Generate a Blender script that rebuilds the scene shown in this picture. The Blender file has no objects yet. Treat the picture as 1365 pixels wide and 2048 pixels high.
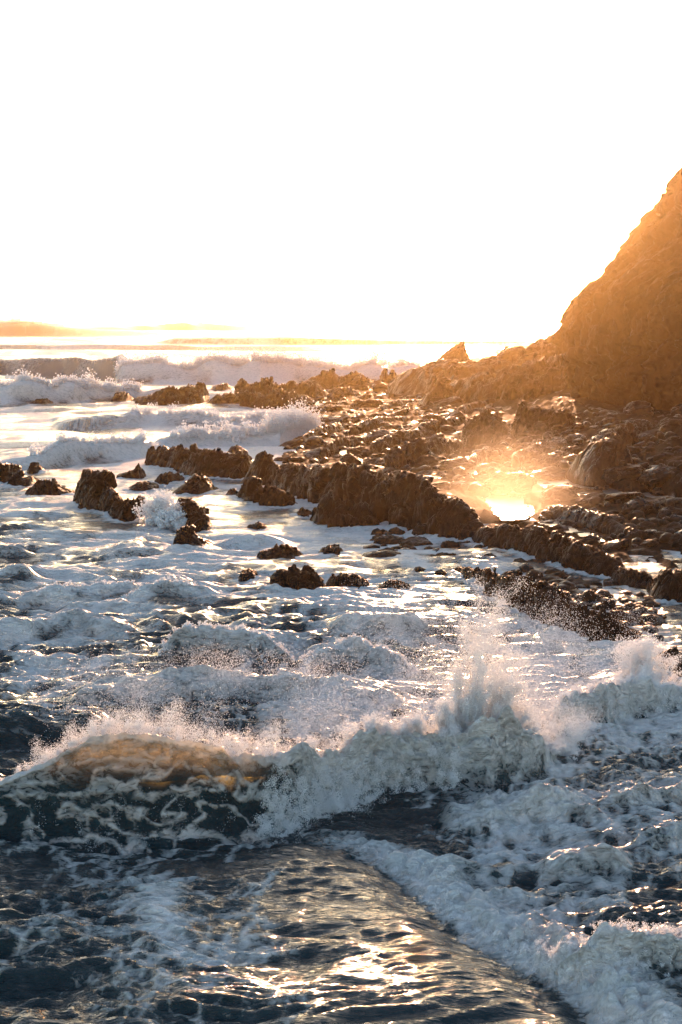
import bpy, bmesh, math, random
import numpy as np
from mathutils import Vector

S = bpy.context.scene
COL = S.collection
rng = np.random.default_rng(7)

# ------------------------------------------------------------------ camera
CH = 15.0                       # camera height above the sea
FPX = 3982.0                    # focal length in pixels of the 1365x2048 photo
HORIZ = 645.0
PITCH = math.atan((1024 - HORIZ) / FPX)
cam_d = bpy.data.cameras.new('camera')
cam = bpy.data.objects.new('camera', cam_d)
COL.objects.link(cam)
cam.location = (0, 0, CH)
cam.rotation_euler = (math.pi / 2 - PITCH, 0, 0)
cam_d.sensor_fit = 'VERTICAL'
cam_d.sensor_height = 36.0
cam_d.lens = 36.0 * FPX / 2048
cam_d.clip_start = 0.5
cam_d.clip_end = 200000
S.camera = cam

# ------------------------------------------------------------------ light
SUN_AZ = math.radians(4.3)      # right of the view direction
SUN_EL = math.radians(6.6)
SKY_STRENGTH = 0.14
SUN_STRENGTH = 5.0
EXPOSURE = 1.72
world = bpy.data.worlds.new('World')
S.world = world
world.use_nodes = True
wn = world.node_tree
sky = wn.nodes.new('ShaderNodeTexSky')
sky.sky_type = 'NISHITA'
sky.sun_disc = False
sky.sun_elevation = SUN_EL
sky.sun_rotation = SUN_AZ
sky.air_density = 0.75
sky.dust_density = 0.8
sky.ozone_density = 0.6
bg = wn.nodes['Background']
bg.inputs[1].default_value = SKY_STRENGTH
wn.links.new(sky.outputs[0], bg.inputs[0])

sun_d = bpy.data.lights.new('sun', 'SUN')
sun_d.energy = SUN_STRENGTH
sun_d.angle = math.radians(0.5)
sun_d.color = (1.0, 0.505, 0.27)
sun = bpy.data.objects.new('sun', sun_d)
COL.objects.link(sun)
SUNV = Vector((math.sin(SUN_AZ) * math.cos(SUN_EL), math.cos(SUN_AZ) * math.cos(SUN_EL), math.sin(SUN_EL)))
sun.rotation_euler = (-SUNV).to_track_quat('-Z', 'Y').to_euler()
sun.location = (20, 60, 80)

S.view_settings.view_transform = 'Standard'
S.view_settings.look = 'None'
S.view_settings.exposure = EXPOSURE
S.view_settings.gamma = 1.0
S.cycles.max_bounces = 8
S.cycles.diffuse_bounces = 4
S.cycles.glossy_bounces = 3
S.cycles.transmission_bounces = 3
S.cycles.volume_bounces = 0
S.cycles.sample_clamp_indirect = 4.0
S.cycles.caustics_reflective = False
S.cycles.caustics_refractive = False
S.cycles.use_denoising = True
try:
    S.cycles.denoiser = 'OPENIMAGEDENOISE'
    S.cycles.denoising_prefilter = 'ACCURATE'
    S.cycles.denoising_input_passes = 'RGB_ALBEDO_NORMAL'
except Exception:
    pass

# ------------------------------------------------------------------ helpers: pixels <-> ground
CP, SP = math.cos(PITCH), math.sin(PITCH)

def at(u, v, z=0.0):
    """world point of the level z that is seen at photo position (u, v)"""
    dy = FPX * CP + (1024 - v) * SP
    dz = -FPX * SP + (1024 - v) * CP
    t = (z - CH) / dz
    return (u - 682.5) * t, dy * t

def z_at(v, Y):
    """height seen at row v on an upright plane at distance Y"""
    dy = FPX * CP + (1024 - v) * SP
    dz = -FPX * SP + (1024 - v) * CP
    return CH + Y * dz / dy

def uv(X, Y):
    """photo position of a sea-level point"""
    dep = Y * CP + CH * SP
    upc = Y * SP - CH * CP
    return 682.5 + FPX * X / dep, 1024 - FPX * upc / dep

def u_to_X(u, Y):
    return (u - 682.5) / FPX * (Y * CP + CH * SP)

# ------------------------------------------------------------------ numpy noise
_perm = {}
def _tab(seed):
    if seed not in _perm:
        r = np.random.default_rng(1000 + seed)
        p = r.permutation(256)
        a = r.random(256) * 2 * np.pi
        g3 = r.normal(size=(256, 3))
        g3 /= np.linalg.norm(g3, axis=1)[:, None]
        _perm[seed] = (np.concatenate([p, p, p]).astype(np.int32), np.cos(a).astype(np.float32),
                       np.sin(a).astype(np.float32), g3.astype(np.float32))
    return _perm[seed]

def n2(x, y, seed=0):
    p, gx, gy, _ = _tab(seed)
    xi = np.floor(x).astype(np.int64); yi = np.floor(y).astype(np.int64)
    xf = (x - xi).astype(np.float32); yf = (y - yi).astype(np.float32)
    xi &= 255; yi &= 255
    a = p[xi] + yi; b = p[xi + 1] + yi
    def g(h, dx, dy):
        k = p[h]
        return gx[k] * dx + gy[k] * dy
    u = xf * xf * xf * (xf * (xf * 6 - 15) + 10); w = yf * yf * yf * (yf * (yf * 6 - 15) + 10)
    n00 = g(a, xf, yf); n10 = g(b, xf - 1, yf)
    n01 = g(a + 1, xf, yf - 1); n11 = g(b + 1, xf - 1, yf - 1)
    x1 = n00 + u * (n10 - n00); x2 = n01 + u * (n11 - n01)
    return (x1 + w * (x2 - x1)) * 1.45

def n3(P, seed=0):
    p, _, _, g3 = _tab(seed)
    I = np.floor(P).astype(np.int64)
    f = (P - I)
    I &= 255
    u = f * f * f * (f * (f * 6 - 15) + 10)
    out = 0
    for dx in (0, 1):
        for dy in (0, 1):
            for dz in (0, 1):
                h = p[p[p[I[..., 0] + dx] + I[..., 1] + dy] + I[..., 2] + dz]
                g = g3[h]
                d = g[..., 0] * (f[..., 0] - dx) + g[..., 1] * (f[..., 1] - dy) + g[..., 2] * (f[..., 2] - dz)
                w = (u[..., 0] if dx else 1 - u[..., 0]) * (u[..., 1] if dy else 1 - u[..., 1]) * (u[..., 2] if dz else 1 - u[..., 2])
                out = out + w * d
    return out * 1.5

def fbm3(P, octs=4, seed=0, gain=0.5, lac=2.03):
    a, s, o = 1.0, 0.0, 0
    for i in range(octs):
        o = o + a * n3(P * (lac ** i) + 17.3 * i, seed + i)
        s += a; a *= gain
    return o / s

def ridge3(P, octs=4, seed=0, gain=0.55):
    a, s, o = 1.0, 0.0, 0
    for i in range(octs):
        o = o + a * (1 - 2 * np.abs(n3(P * (2.03 ** i) + 9.1 * i, seed + i)))
        s += a; a *= gain
    return o / s

def fbm2(x, y, octs=4, seed=0, gain=0.5):
    a, s, o = 1.0, 0.0, 0
    for i in range(octs):
        k = 2.03 ** i
        o = o + a * n2(x * k + 31.7 * i, y * k - 12.9 * i, seed + i)
        s += a; a *= gain
    return o / s

def cells3(P, seed=0):
    """broken blocks: every cell of a random division has its own offset and tilt"""
    r = np.random.default_rng(5000 + seed)
    J = r.random((256, 3)); A = r.uniform(-1, 1, 256); T = r.normal(size=(256, 3))
    p = _tab(seed)[0]
    I = np.floor(P).astype(np.int64); best = np.full(P.shape[:-1], 9.0); val = np.zeros(P.shape[:-1]); sec = np.full(P.shape[:-1], 9.0)
    for dx in (-1, 0, 1):
        for dy in (-1, 0, 1):
            for dz in (-1, 0, 1):
                C = I + (dx, dy, dz)
                K = C & 255
                h = p[p[p[K[..., 0]] + K[..., 1]] + K[..., 2]]
                d = P - C - J[h]
                q = (d * d).sum(-1)
                m = q < best
                sec = np.where(m, best, np.minimum(sec, q))
                val = np.where(m, A[h] + .8 * (d * T[h]).sum(-1), val)
                best = np.where(m, q, best)
    edge = np.sqrt(sec) - np.sqrt(best)
    return val - .55 * np.exp(-edge / .07)

def sstep(a, b, x):
    t = np.clip((x - a) / (b - a), 0, 1)
    return t * t * (3 - 2 * t)

def shepard(U, V, pts, sv=1.0, p=3.0):
    """smooth interpolation of control values given as (u, v, value)"""
    num = 0; den = 0
    for (a, b, c) in pts:
        w = 1.0 / (((U - a) ** 2 + ((V - b) * sv) ** 2) / 1e4 + 0.02) ** (p / 2)
        num = num + w * c; den = den + w
    return num / den

# ------------------------------------------------------------------ helpers: objects
def tag(o, label=None, cat=None, group=None, kind=None):
    if label: o['label'] = label
    if cat: o['category'] = cat
    if group: o['group'] = group
    if kind: o['kind'] = kind
    return o

def mesh_obj(name, verts, faces, mat, smooth=True, attrs=None, parent=None):
    """verts (n,3), faces (m,4) or (m,3) arrays -> ONE mesh object"""
    me = bpy.data.meshes.new(name)
    verts = np.asarray(verts, np.float32); faces = np.asarray(faces, np.int32)
    k = faces.shape[1]
    me.vertices.add(len(verts)); me.vertices.foreach_set('co', verts.ravel())
    me.loops.add(faces.size); me.loops.foreach_set('vertex_index', faces.ravel())
    me.polygons.add(len(faces))
    me.polygons.foreach_set('loop_start', np.arange(0, faces.size, k, dtype=np.int32))
    me.polygons.foreach_set('loop_total', np.full(len(faces), k, np.int32))
    me.polygons.foreach_set('use_smooth', np.full(len(faces), smooth, bool))
    for an, av in (attrs or {}).items():
        at_ = me.attributes.new(an, 'FLOAT', 'POINT')
        at_.data.foreach_set('value', np.asarray(av, np.float32).ravel())
    me.update(calc_edges=True)
    me.materials.append(mat)
    o = bpy.data.objects.new(name, me)
    COL.objects.link(o)
    if parent: o.parent = parent
    return o

def grid_faces(R, C):
    i = np.arange((R - 1) * C, dtype=np.int32).reshape(R - 1, C)[:, :-1].ravel()
    return np.stack([i, i + 1, i + C + 1, i + C], 1)

# ------------------------------------------------------------------ materials
def new_mat(name):
    m = bpy.data.materials.new(name); m.use_nodes = True
    nt = m.node_tree
    b = nt.nodes['Principled BSDF']
    return m, nt, b

def node(nt, kind, **kw):
    n = nt.nodes.new(kind)
    for k, v in kw.items(): setattr(n, k, v)
    return n

def noise_node(nt, vec, scale, detail=4, rough=0.55, dist=0.0):
    n = node(nt, 'ShaderNodeTexNoise')
    n.inputs['Scale'].default_value = scale; n.inputs['Detail'].default_value = detail
    n.inputs['Roughness'].default_value = rough; n.inputs['Distortion'].default_value = dist
    nt.links.new(vec, n.inputs['Vector'])
    return n.outputs['Fac']

def ramp(nt, fac, stops):
    r = node(nt, 'ShaderNodeValToRGB')
    el = r.color_ramp.elements
    while len(el) < len(stops): el.new(0.5)
    for e, (p, c) in zip(el, stops):
        e.position = p; e.color = (*c, 1) if len(c) == 3 else c
    nt.links.new(fac, r.inputs[0])
    return r.outputs[0]

def mathn(nt, op, a, b=None, clamp=False):
    n = node(nt, 'ShaderNodeMath', operation=op, use_clamp=clamp)
    for i, x in enumerate((a, b)):
        if x is None: continue
        if isinstance(x, (int, float)): n.inputs[i].default_value = x
        else: nt.links.new(x, n.inputs[i])
    return n.outputs[0]

def mapping(nt, vec, scale=(1, 1, 1), rot=(0, 0, 0)):
    n = node(nt, 'ShaderNodeMapping')
    n.inputs['Scale'].default_value = scale; n.inputs['Rotation'].default_value = rot
    nt.links.new(vec, n.inputs['Vector'])
    return n.outputs[0]

def make_water():
    m, nt, b = new_mat('sea_water')
    L = nt.links
    pos = node(nt, 'ShaderNodeNewGeometry').outputs['Position']
    def attr(n):
        a_ = node(nt, 'ShaderNodeAttribute'); a_.attribute_name = n
        return a_.outputs['Fac']
    foam, thin, calm = attr('foam'), attr('thin'), attr('calm')
    st = mapping(nt, pos, (0.8, 1.3, 1.3))
    n1 = noise_node(nt, st, 1.1, 6, 0.62, 0.8)
    n2_ = noise_node(nt, st, 3.4, 5, 0.62, 1.2)
    # webs of froth: narrow ridges where two noises cross the middle
    web = mathn(nt, 'SUBTRACT', 1.0, mathn(nt, 'MULTIPLY', mathn(nt, 'ABSOLUTE', mathn(nt, 'SUBTRACT', n2_, 0.5)), 7.0), clamp=True)
    web2 = mathn(nt, 'SUBTRACT', 1.0, mathn(nt, 'MULTIPLY', mathn(nt, 'ABSOLUTE', mathn(nt, 'SUBTRACT', n1, 0.5)), 8.0), clamp=True)
    f = mathn(nt, 'ADD', foam, mathn(nt, 'MULTIPLY', mathn(nt, 'SUBTRACT', n1, 0.5), 0.8))
    f = mathn(nt, 'ADD', f, mathn(nt, 'MULTIPLY', mathn(nt, 'SUBTRACT', n2_, 0.5), 0.9))
    f = mathn(nt, 'ADD', f, mathn(nt, 'MULTIPLY', mathn(nt, 'ADD', web, web2), 0.13))
    fac = ramp(nt, f, [(0.32, (0, 0, 0)), (0.62, (.58, .58, .58)), (1.0, (1, 1, 1))])
    base = ramp(nt, foam, [(0.0, (0.004, 0.017, 0.022)), (0.30, (0.011, 0.034, 0.041)), (0.62, (0.060, 0.095, 0.102)), (1.0, (0.15, 0.18, 0.185))])
    L.new(base, b.inputs['Base Color'])
    # ripples too fine for the mesh: the open sea further out is rougher
    sep = node(nt, 'ShaderNodeSeparateXYZ'); L.new(pos, sep.inputs[0])
    mr = node(nt, 'ShaderNodeMapRange'); L.new(sep.outputs['Y'], mr.inputs[0])
    for i_, v_ in ((1, 200.0), (2, 900.0), (3, 0.11), (4, 0.28)): mr.inputs[i_].default_value = v_
    L.new(mr.outputs[0], b.inputs['Roughness'])
    b.inputs['IOR'].default_value = 1.33
    fc = noise_node(nt, st, 1.9, 7, 0.68, 0.6)
    fcol = ramp(nt, fc, [(0.26, (0.50, 0.55, 0.56)), (0.5, (0.80, 0.82, 0.82)), (0.7, (0.90, 0.90, 0.90))])
    dif = node(nt, 'ShaderNodeBsdfDiffuse'); L.new(fcol, dif.inputs['Color'])
    tr = node(nt, 'ShaderNodeBsdfTranslucent'); L.new(fcol, tr.inputs['Color'])
    mf = node(nt, 'ShaderNodeMixShader')
    L.new(mathn(nt, 'ADD', mathn(nt, 'MULTIPLY', thin, 0.5), 0.15), mf.inputs[0])
    L.new(dif.outputs[0], mf.inputs[1]); L.new(tr.outputs[0], mf.inputs[2])
    gl = node(nt, 'ShaderNodeBsdfGlossy'); gl.inputs['Roughness'].default_value = 0.3
    mg = node(nt, 'ShaderNodeMixShader'); mg.inputs[0].default_value = 0.08
    L.new(mf.outputs[0], mg.inputs[1]); L.new(gl.outputs[0], mg.inputs[2])
    mix = node(nt, 'ShaderNodeMixShader')
    L.new(fac, mix.inputs[0]); L.new(b.outputs[0], mix.inputs[1]); L.new(mg.outputs[0], mix.inputs[2])
    # the thin crest of the main breaker lets light through
    tp = node(nt, 'ShaderNodeBsdfTransparent'); tp.inputs['Color'].default_value = (0.84, 0.74, 0.55, 1)
    mt = node(nt, 'ShaderNodeMixShader')
    L.new(mathn(nt, 'MULTIPLY', thin, mathn(nt, 'SUBTRACT', 0.75, mathn(nt, 'MULTIPLY', fac, 0.4))), mt.inputs[0])
    L.new(mix.outputs[0], mt.inputs[1]); L.new(tp.outputs[0], mt.inputs[2])
    # ripples: drawn out along the flow where the water is calm, broken elsewhere
    r1 = noise_node(nt, mapping(nt, pos, (0.40, 1.5, 1.0), (0, 0, -0.22)), 1.7, 6, 0.58, 0.6)
    r2 = noise_node(nt, mapping(nt, pos, (0.7, 1.6, 1.3), (0, 0, 0.15)), 6.0, 4, 0.6, 0.4)
    hgt = mathn(nt, 'ADD', mathn(nt, 'MULTIPLY', r1, mathn(nt, 'SUBTRACT', 0.34, mathn(nt, 'MULTIPLY', calm, 0.14))), mathn(nt, 'MULTIPLY', r2, mathn(nt, 'SUBTRACT', 0.14, mathn(nt, 'MULTIPLY', calm, 0.11))))
    hgt = mathn(nt, 'ADD', hgt, mathn(nt, 'MULTIPLY', fac, mathn(nt, 'ADD', 0.05, mathn(nt, 'MULTIPLY', n2_, 0.30))))
    bp = node(nt, 'ShaderNodeBump'); bp.inputs['Strength'].default_value = 1.0; bp.inputs['Distance'].default_value = 1.0
    L.new(hgt, bp.inputs['Height'])
    for s in (b, dif, gl): L.new(bp.outputs[0], s.inputs['Normal'])
    L.new(mt.outputs[0], nt.nodes['Material Output'].inputs['Surface'])
    return m

def make_spray():
    m, nt, b = new_mat('spray')
    L = nt.links
    dif = node(nt, 'ShaderNodeBsdfDiffuse'); dif.inputs['Color'].default_value = (0.90, 0.91, 0.92, 1)
    tr = node(nt, 'ShaderNodeBsdfTranslucent'); tr.inputs['Color'].default_value = (0.90, 0.91, 0.92, 1)
    mx = node(nt, 'ShaderNodeMixShader'); mx.inputs[0].default_value = 0.5
    L.new(dif.outputs[0], mx.inputs[1]); L.new(tr.outputs[0], mx.inputs[2])
    L.new(mx.outputs[0], nt.nodes['Material Output'].inputs['Surface'])
    return m

def make_rock(name, c0, c1, r0, r1, scale, bump, wet=0.5, spec=0.17, dry=0.6):
    m, nt, b = new_mat(name)
    L = nt.links
    geo = node(nt, 'ShaderNodeNewGeometry')
    pos = geo.outputs['Position']
    big = noise_node(nt, pos, scale * 0.35, 5, 0.6)
    med = noise_node(nt, mapping(nt, pos, (1, 1, 0.45), (0.25, 0.1, 0.3)), scale * 1.6, 7, 0.68, 0.5)
    L.new(ramp(nt, mathn(nt, 'ADD', mathn(nt, 'MULTIPLY', big, 0.5), mathn(nt, 'MULTIPLY', med, 0.5)),
               [(0.35, c0), (0.62, c1)]), b.inputs['Base Color'])
    L.new(ramp(nt, big, [(wet - 0.08, (r0,) * 3), (wet + 0.1, (r1,) * 3)]), b.inputs['Roughness'])
    b.inputs['IOR'].default_value = 1.36
    L.new(ramp(nt, big, [(wet - 0.06, (spec,) * 3), (wet + 0.06, (spec * dry,) * 3)]), b.inputs['Specular IOR Level'])
    vor = node(nt, 'ShaderNodeTexVoronoi'); vor.feature = 'DISTANCE_TO_EDGE'
    vor.inputs['Scale'].default_value = scale * 0.9
    L.new(mapping(nt, pos, (1, 1, 0.6), (0.4, 0.2, 0)), vor.inputs['Vector'])
    crack = mathn(nt, 'MULTIPLY', mathn(nt, 'MINIMUM', vor.outputs['Distance'], 0.12), 2.0)
    h = mathn(nt, 'ADD', mathn(nt, 'MULTIPLY', med, 1.0), crack)
    bp = node(nt, 'ShaderNodeBump'); bp.inputs['Strength'].default_value = 0.8
    bp.inputs['Distance'].default_value = bump
    L.new(h, bp.inputs['Height']); L.new(bp.outputs[0], b.inputs['Normal'])
    return m

M_WATER = make_water()
M_SPRAY = make_spray()
M_ROCK = make_rock('wet_rock', (0.005, 0.0032, 0.0024), (0.017, 0.0105, 0.0072), 0.38, 0.7, 1.4, 0.35)
M_BOULDER = make_rock('boulder_rock', (0.010, 0.007, 0.005), (0.032, 0.021, 0.015), 0.22, 0.6, 1.4, 0.15, 0.46, 0.35, 0.2)
M_GROUND = make_rock('shore_rock', (0.008, 0.006, 0.005), (0.026, 0.018, 0.013), 0.20, 0.9, 0.8, 0.25, 0.36, 0.4, 0.08)
def make_pool():
    m, nt, b = new_mat('still_water')
    b.inputs['Base Color'].default_value = (0.02, 0.03, 0.035, 1)
    b.inputs['Roughness'].default_value = 0.32
    b.inputs['IOR'].default_value = 1.33
    pos = node(nt, 'ShaderNodeNewGeometry').outputs['Position']
    h = noise_node(nt, mapping(nt, pos, (1.2, .5, 1)), 1.5, 4, .6, .4)
    bp = node(nt, 'ShaderNodeBump'); bp.inputs['Strength'].default_value = .4; bp.inputs['Distance'].default_value = .08
    nt.links.new(h, bp.inputs['Height']); nt.links.new(bp.outputs[0], b.inputs['Normal'])
    return m
M_POOL = make_pool()
M_CLIFF = make_rock('cliff_rock', (0.014, 0.0075, 0.004), (0.040, 0.022, 0.010), 0.75, 0.95, 0.35, 0.8)

# ------------------------------------------------------------------ haze (even, one closed box, orange sunlight put into its colour)
def make_haze():
    m = bpy.data.materials.new('haze'); m.use_nodes = True
    nt = m.node_tree
    nt.nodes.remove(nt.nodes['Principled BSDF'])
    pv = node(nt, 'ShaderNodeVolumePrincipled')
    pv.inputs['Color'].default_value = (0.98, 0.72, 0.38, 1)
    pv.inputs['Density'].default_value = HAZE_DENSITY
    pv.inputs['Anisotropy'].default_value = HAZE_G
    nt.links.new(pv.outputs[0], nt.nodes['Material Output'].inputs['Volume'])
    m.cycles.homogeneous_volume = True
    x, y0, y1, z0, z1 = 16000, -200, 46000, -8, 85
    V = [(-x, y0, z0), (x, y0, z0), (x, y1, z0), (-x, y1, z0), (-x, y0, z1), (x, y0, z1), (x, y1, z1), (-x, y1, z1)]
    F = [(0, 3, 2, 1), (4, 5, 6, 7), (0, 1, 5, 4), (1, 2, 6, 5), (2, 3, 7, 6), (3, 0, 4, 7)]
    o = mesh_obj('haze', V, F, m, smooth=False)
    tag(o, 'sea haze coloured with the orange of the low sun', 'haze', kind='stuff')
HAZE_DENSITY = 0.000047
HAZE_G = 0.968
make_haze()

# ------------------------------------------------------------------ the sea: one sheet to the horizon
def rows_v():
    segs = [(2560, 2060, 3.0), (2060, 1720, 1.3), (1720, 1430, 0.5), (1430, 1150, 1.0), (1150, 830, 1.2), (830, 690, 0.5), (690, 655, 0.14), (655, 646.2, 0.12)]
    out = []
    for a, b, s in segs:
        out += list(np.arange(a, b, -s))
    out += [646.0, 645.8, 645.6]
    return np.array(out)

def cols_u():
    return np.concatenate([np.arange(-700, -120, 6.0), np.arange(-120, 1485, 2.2), np.arange(1485, 2065, 6.0)])

V1 = rows_v(); U1 = cols_u()
YROW = at(682.5, V1)[1]
R, C = len(V1), len(U1)
depc = (YROW * CP + CH * SP) / FPX
DY = np.abs(np.gradient(YROW)); DX = 2.2 * depc
Xg = ((U1[None, :] - 682.5) * depc[:, None]).astype(np.float32)
Yg = np.repeat(YROW[:, None], C, 1).astype(np.float32)
Ug = np.repeat(U1[None, :], R, 0).astype(np.float32)
Vg = np.repeat(V1[:, None], C, 1).astype(np.float32)

def res_w(lx, ly):
    """how far an octave of wavelengths lx, ly is carried by the rows of the mesh"""
    return (np.clip(lx / (3 * DX) - 0.6, 0, 1) * np.clip(ly / (3 * DY) - 0.6, 0, 1)).astype(np.float32)[:, None]

# --- base chop
amp = shepard(Ug, Vg, [(0, 660, 1.6), (700, 660, 1.2), (1365, 660, 1.2), (100, 860, 1.0), (500, 860, .9), (200, 1000, .45), (500, 1000, .3),
                       (0, 1150, .9), (300, 1120, .8), (600, 1080, .35), (800, 1150, .35), (100, 1280, .9), (600, 1280, .9), (1000, 1250, .55),
                       (1365, 1100, .25), (1300, 1250, .35), (100, 1420, .8), (600, 1400, .9), (200, 1640, .5), (700, 1650, .55), (1000, 1700, .9), (1300, 1650, .9),
                       (1300, 1900, .9), (1000, 1800, .9), (200, 1850, .75), (600, 1850, .55), (100, 2048, .8), (700, 2000, .5), (900, 2040, .5)], 1.0)
wx = Xg + 0.9 * fbm2(Xg / 7, Yg / 9, 2, 50)
wy = Yg + 1.6 * fbm2(Xg / 8 + 40, Yg / 8, 2, 53)
Z = np.zeros_like(Xg)
for i, (lx, ly, a, rd) in enumerate([(46, 26, .50, 0), (19, 10, .34, 0), (9, 4.6, .34, 1), (4.6, 2.3, .27, 1), (2.3, 1.15, .17, 1), (1.35, .56, .11, 1), (.75, .26, .040, 1), (.40, .14, .016, 0)]):
    w = res_w(lx * .5, ly * .5)
    if w.max() <= 0: continue
    n = n2(wx / (lx * .5) + 13 * i, wy / (ly * .5) - 7 * i, 60 + i)
    if rd: n = 0.9 * (1 - 2 * np.sqrt(n * n + 0.01))           # peaked crests
    Z += w * a * n
Z *= amp * (1 + .5 * sstep(70, 100, Yg))
Z += (res_w(400, 150) * n2(Xg / 260, Yg / 90, 77) * 1.8 * sstep(350, 900, Yg))

# --- foam cover: where the photograph shows froth
cover = shepard(Ug, Vg, [(0, 650, .30), (700, 650, .35), (1365, 650, .4), (300, 690, .45), (700, 690, .55), (100, 775, .62), (500, 770, .7), (100, 840, .55), (450, 850, .66),
                         (200, 1000, .74), (480, 1000, .76), (800, 1000, .7), (0, 1150, .80), (250, 1120, .84), (600, 1080, .78), (850, 1180, .80), (100, 1260, .90), (650, 1270, .92),
                         (1000, 1290, .92), (1320, 1100, .55), (1300, 1280, .7), (100, 1380, .84), (650, 1400, .95), (1000, 1400, .95), (1300, 1450, .75),
                         (40, 1540, .25), (200, 1700, .42), (60, 1620, .42), (330, 1640, .36), (480, 1650, .28), (640, 1640, .22), (750, 1650, .15), (760, 1700, .12), (850, 1660, .5), (1050, 1620, .72),
                         (1300, 1600, .62), (1000, 1740, .72), (1300, 1750, .58), (1200, 1850, .62), (1060, 1880, .7), (1320, 1880, .42), (1340, 2040, .6),
                         (60, 1800, .26), (200, 1770, .55), (60, 1760, .2), (420, 1720, .32), (330, 1810, .62), (520, 1790, .5), (620, 1800, .2), (760, 1850, .14), (460, 1900, .46), (120, 1900, .42), (300, 1960, .42), (500, 2020, .36),
                         (700, 1960, .22), (850, 1980, .18), (960, 2040, .16), (100, 2040, .34)], 1.0, 3.2)
ang = 0.35
rx = (wx * math.cos(ang) + wy * .5 * math.sin(ang)); ry = (-wx * math.sin(ang) + wy * .5 * math.cos(ang))
big = fbm2(wx / 5.5, wy / 7.5, 3, 80)
lac = np.zeros_like(Z); ws = np.zeros_like(Z) + 1e-6
for i, (lx, ly) in enumerate([(.55, .40), (1.1, .8), (2.2, 1.8), (4.4, 4.0), (8.5, 9.0), (17, 22), (34, 50)]):
    w = res_w(lx * .45, ly * .45) * (.72 ** i)
    if w.max() <= 0: continue
    lac += w * (1 - 2.6 * np.abs(n2(rx / lx + 3.1 * i + .3 * big, ry / ly - 1.7 * i, 82 + i))); ws += w
lac /= ws
mid = sstep(72, 95, Yg) * sstep(260, 160, Yg)
N = 0.46 + 0.30 * big + (0.50 + .35 * mid) * (lac - 0.30)
cv = cover - .10 * sstep(170, 75, Yg) - .07 - .15 * mid - .06 * sstep(600, 1200, Yg) + .12 * sstep(62, 55, Yg) * (1 - sstep(620, 760, Ug))
hw_ = .24 + .16 * mid
FO = sstep(-hw_, hw_, N - (1 - cv) * .96)

# --- breakers: a line of base points (u, v, height m), single-valued across the view
BR = []
def breaker(pts, wf, wb, ov=0.0, ff=1.0, fb=1.0, bil=0.25, meander=0.6, seed=0, trough=0.1, fade=60, hn=.25, thin=0, clean=0):
    pts = sorted(pts)
    us = np.array([p[0] for p in pts]); vs = np.array([p[1] for p in pts]); hs = np.array([p[2] for p in pts])
    v = np.interp(U1, us, vs); h = np.interp(U1, us, hs)
    h *= sstep(us[0] - 1, us[0] + fade, U1) * (1 - sstep(us[-1] - fade, us[-1] + 1, U1))
    D0 = at(682.5, v)[1]
    Xl = u_to_X(U1, D0)
    D0 = D0 + meander * n2(Xl / (3 * wb), Xl * 0, 90 + seed) * 1.2 + meander * .4 * n2(Xl / wb, Xl * 0 + 5, 91 + seed)
    h = h * (1 + hn * n2(Xl / (1.2 * wb) + 3, Xl * 0 + 2, 95 + seed) + .5 * hn * n2(Xl / (.4 * wb) + 3, Xl * 0 + 8, 96 + seed))
    lo = np.searchsorted(YROW, (D0[h > 0.02].min() if (h > .02).any() else 1e9) - 3 * wf - 1)
    hi = np.searchsorted(YROW, (D0[h > 0.02].max() if (h > .02).any() else 0) + wf + 5 * wb)
    cols = np.where(h > 0.02)[0]
    if hi <= lo or not len(cols): return
    a, b = cols[0], cols[-1] + 1
    sl = (slice(lo, hi), slice(a, b))
    s = Yg[sl] - D0[None, a:b]
    H_ = h[None, a:b]
    prof = np.where(s < wf, sstep(0, wf, s) ** 1.0, np.exp(-np.maximum(s - wf, 0) / wb))
    prof = prof - trough * np.exp(-((s + wf * .8) / (wf * 1.2)) ** 2)
    dz = H_ * prof
    Z[sl] += dz
    if ov: SHY[sl] -= ov * H_ * np.clip(prof, 0, 1) ** 2.5 * np.where(s < wf * 1.5, 1, np.exp(-(s - wf * 1.5) / (wf)))
    web = np.clip(1.15 - 3.2 * np.abs(n2(Xg[sl] / 1.0 + .5 * n2(Xg[sl] / .6, dz / .5, 31), dz / .75 + s / 1.5, 33)), 0, 1) if ff < .5 else 1.0
    fr = np.where(s < wf, np.maximum(np.clip(prof, 0, 1) ** 3 if ff < .5 else np.clip(prof, 0, 1) ** .5, web * (1 if ff < .5 else 0)) * (s > -wf * .9), 0) * (ff if ff >= .5 else ff * 1.6)
    bk = np.where(s >= wf * .85, np.exp(-np.maximum(s - wf, 0) / (wb * 1.6)), 0) * fb
    if thin:
        up_ = np.clip(dz / max(h.max(), .1), 0, 1)
        THIN[sl] = np.maximum(THIN[sl], thin * sstep(.45, .92, dz / 2.7) * (s < wf * 2.2))
    m = np.maximum(fr, bk) * np.clip(H_ / (.5 * h.max()), 0, 1)
    if clean: FO[sl] *= 1 - clean * (s > -wf) * (s < wf * 1.6) * np.clip(H_ / (.4 * h.max()), 0, 1)
    FO[sl] = np.maximum(FO[sl], m)
    if bil:
        zz = Yg[sl] + dz * .9
        lam = max(.35, wf * 1.3)
        q = 0; aa = 1.0
        for k in range(4):
            l = lam / 2 ** k
            q = q + aa * np.abs(n2(Xg[sl] / l + 7 * k, zz / l, 100 + seed + k)) * res_w(l, l * .5)[lo:hi]
            aa *= .55
        env = np.clip(prof, 0, 1) ** .5 * np.clip(m, 0, 1)
        Z[sl] += bil * (q - .25) * env * H_ ** .5
        SHY[sl] -= 1.2 * bil * (q - .25) * env * H_ ** .5 * (s < wf * 2)
SHY = np.zeros_like(Z)
THIN = np.zeros_like(Z)

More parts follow.
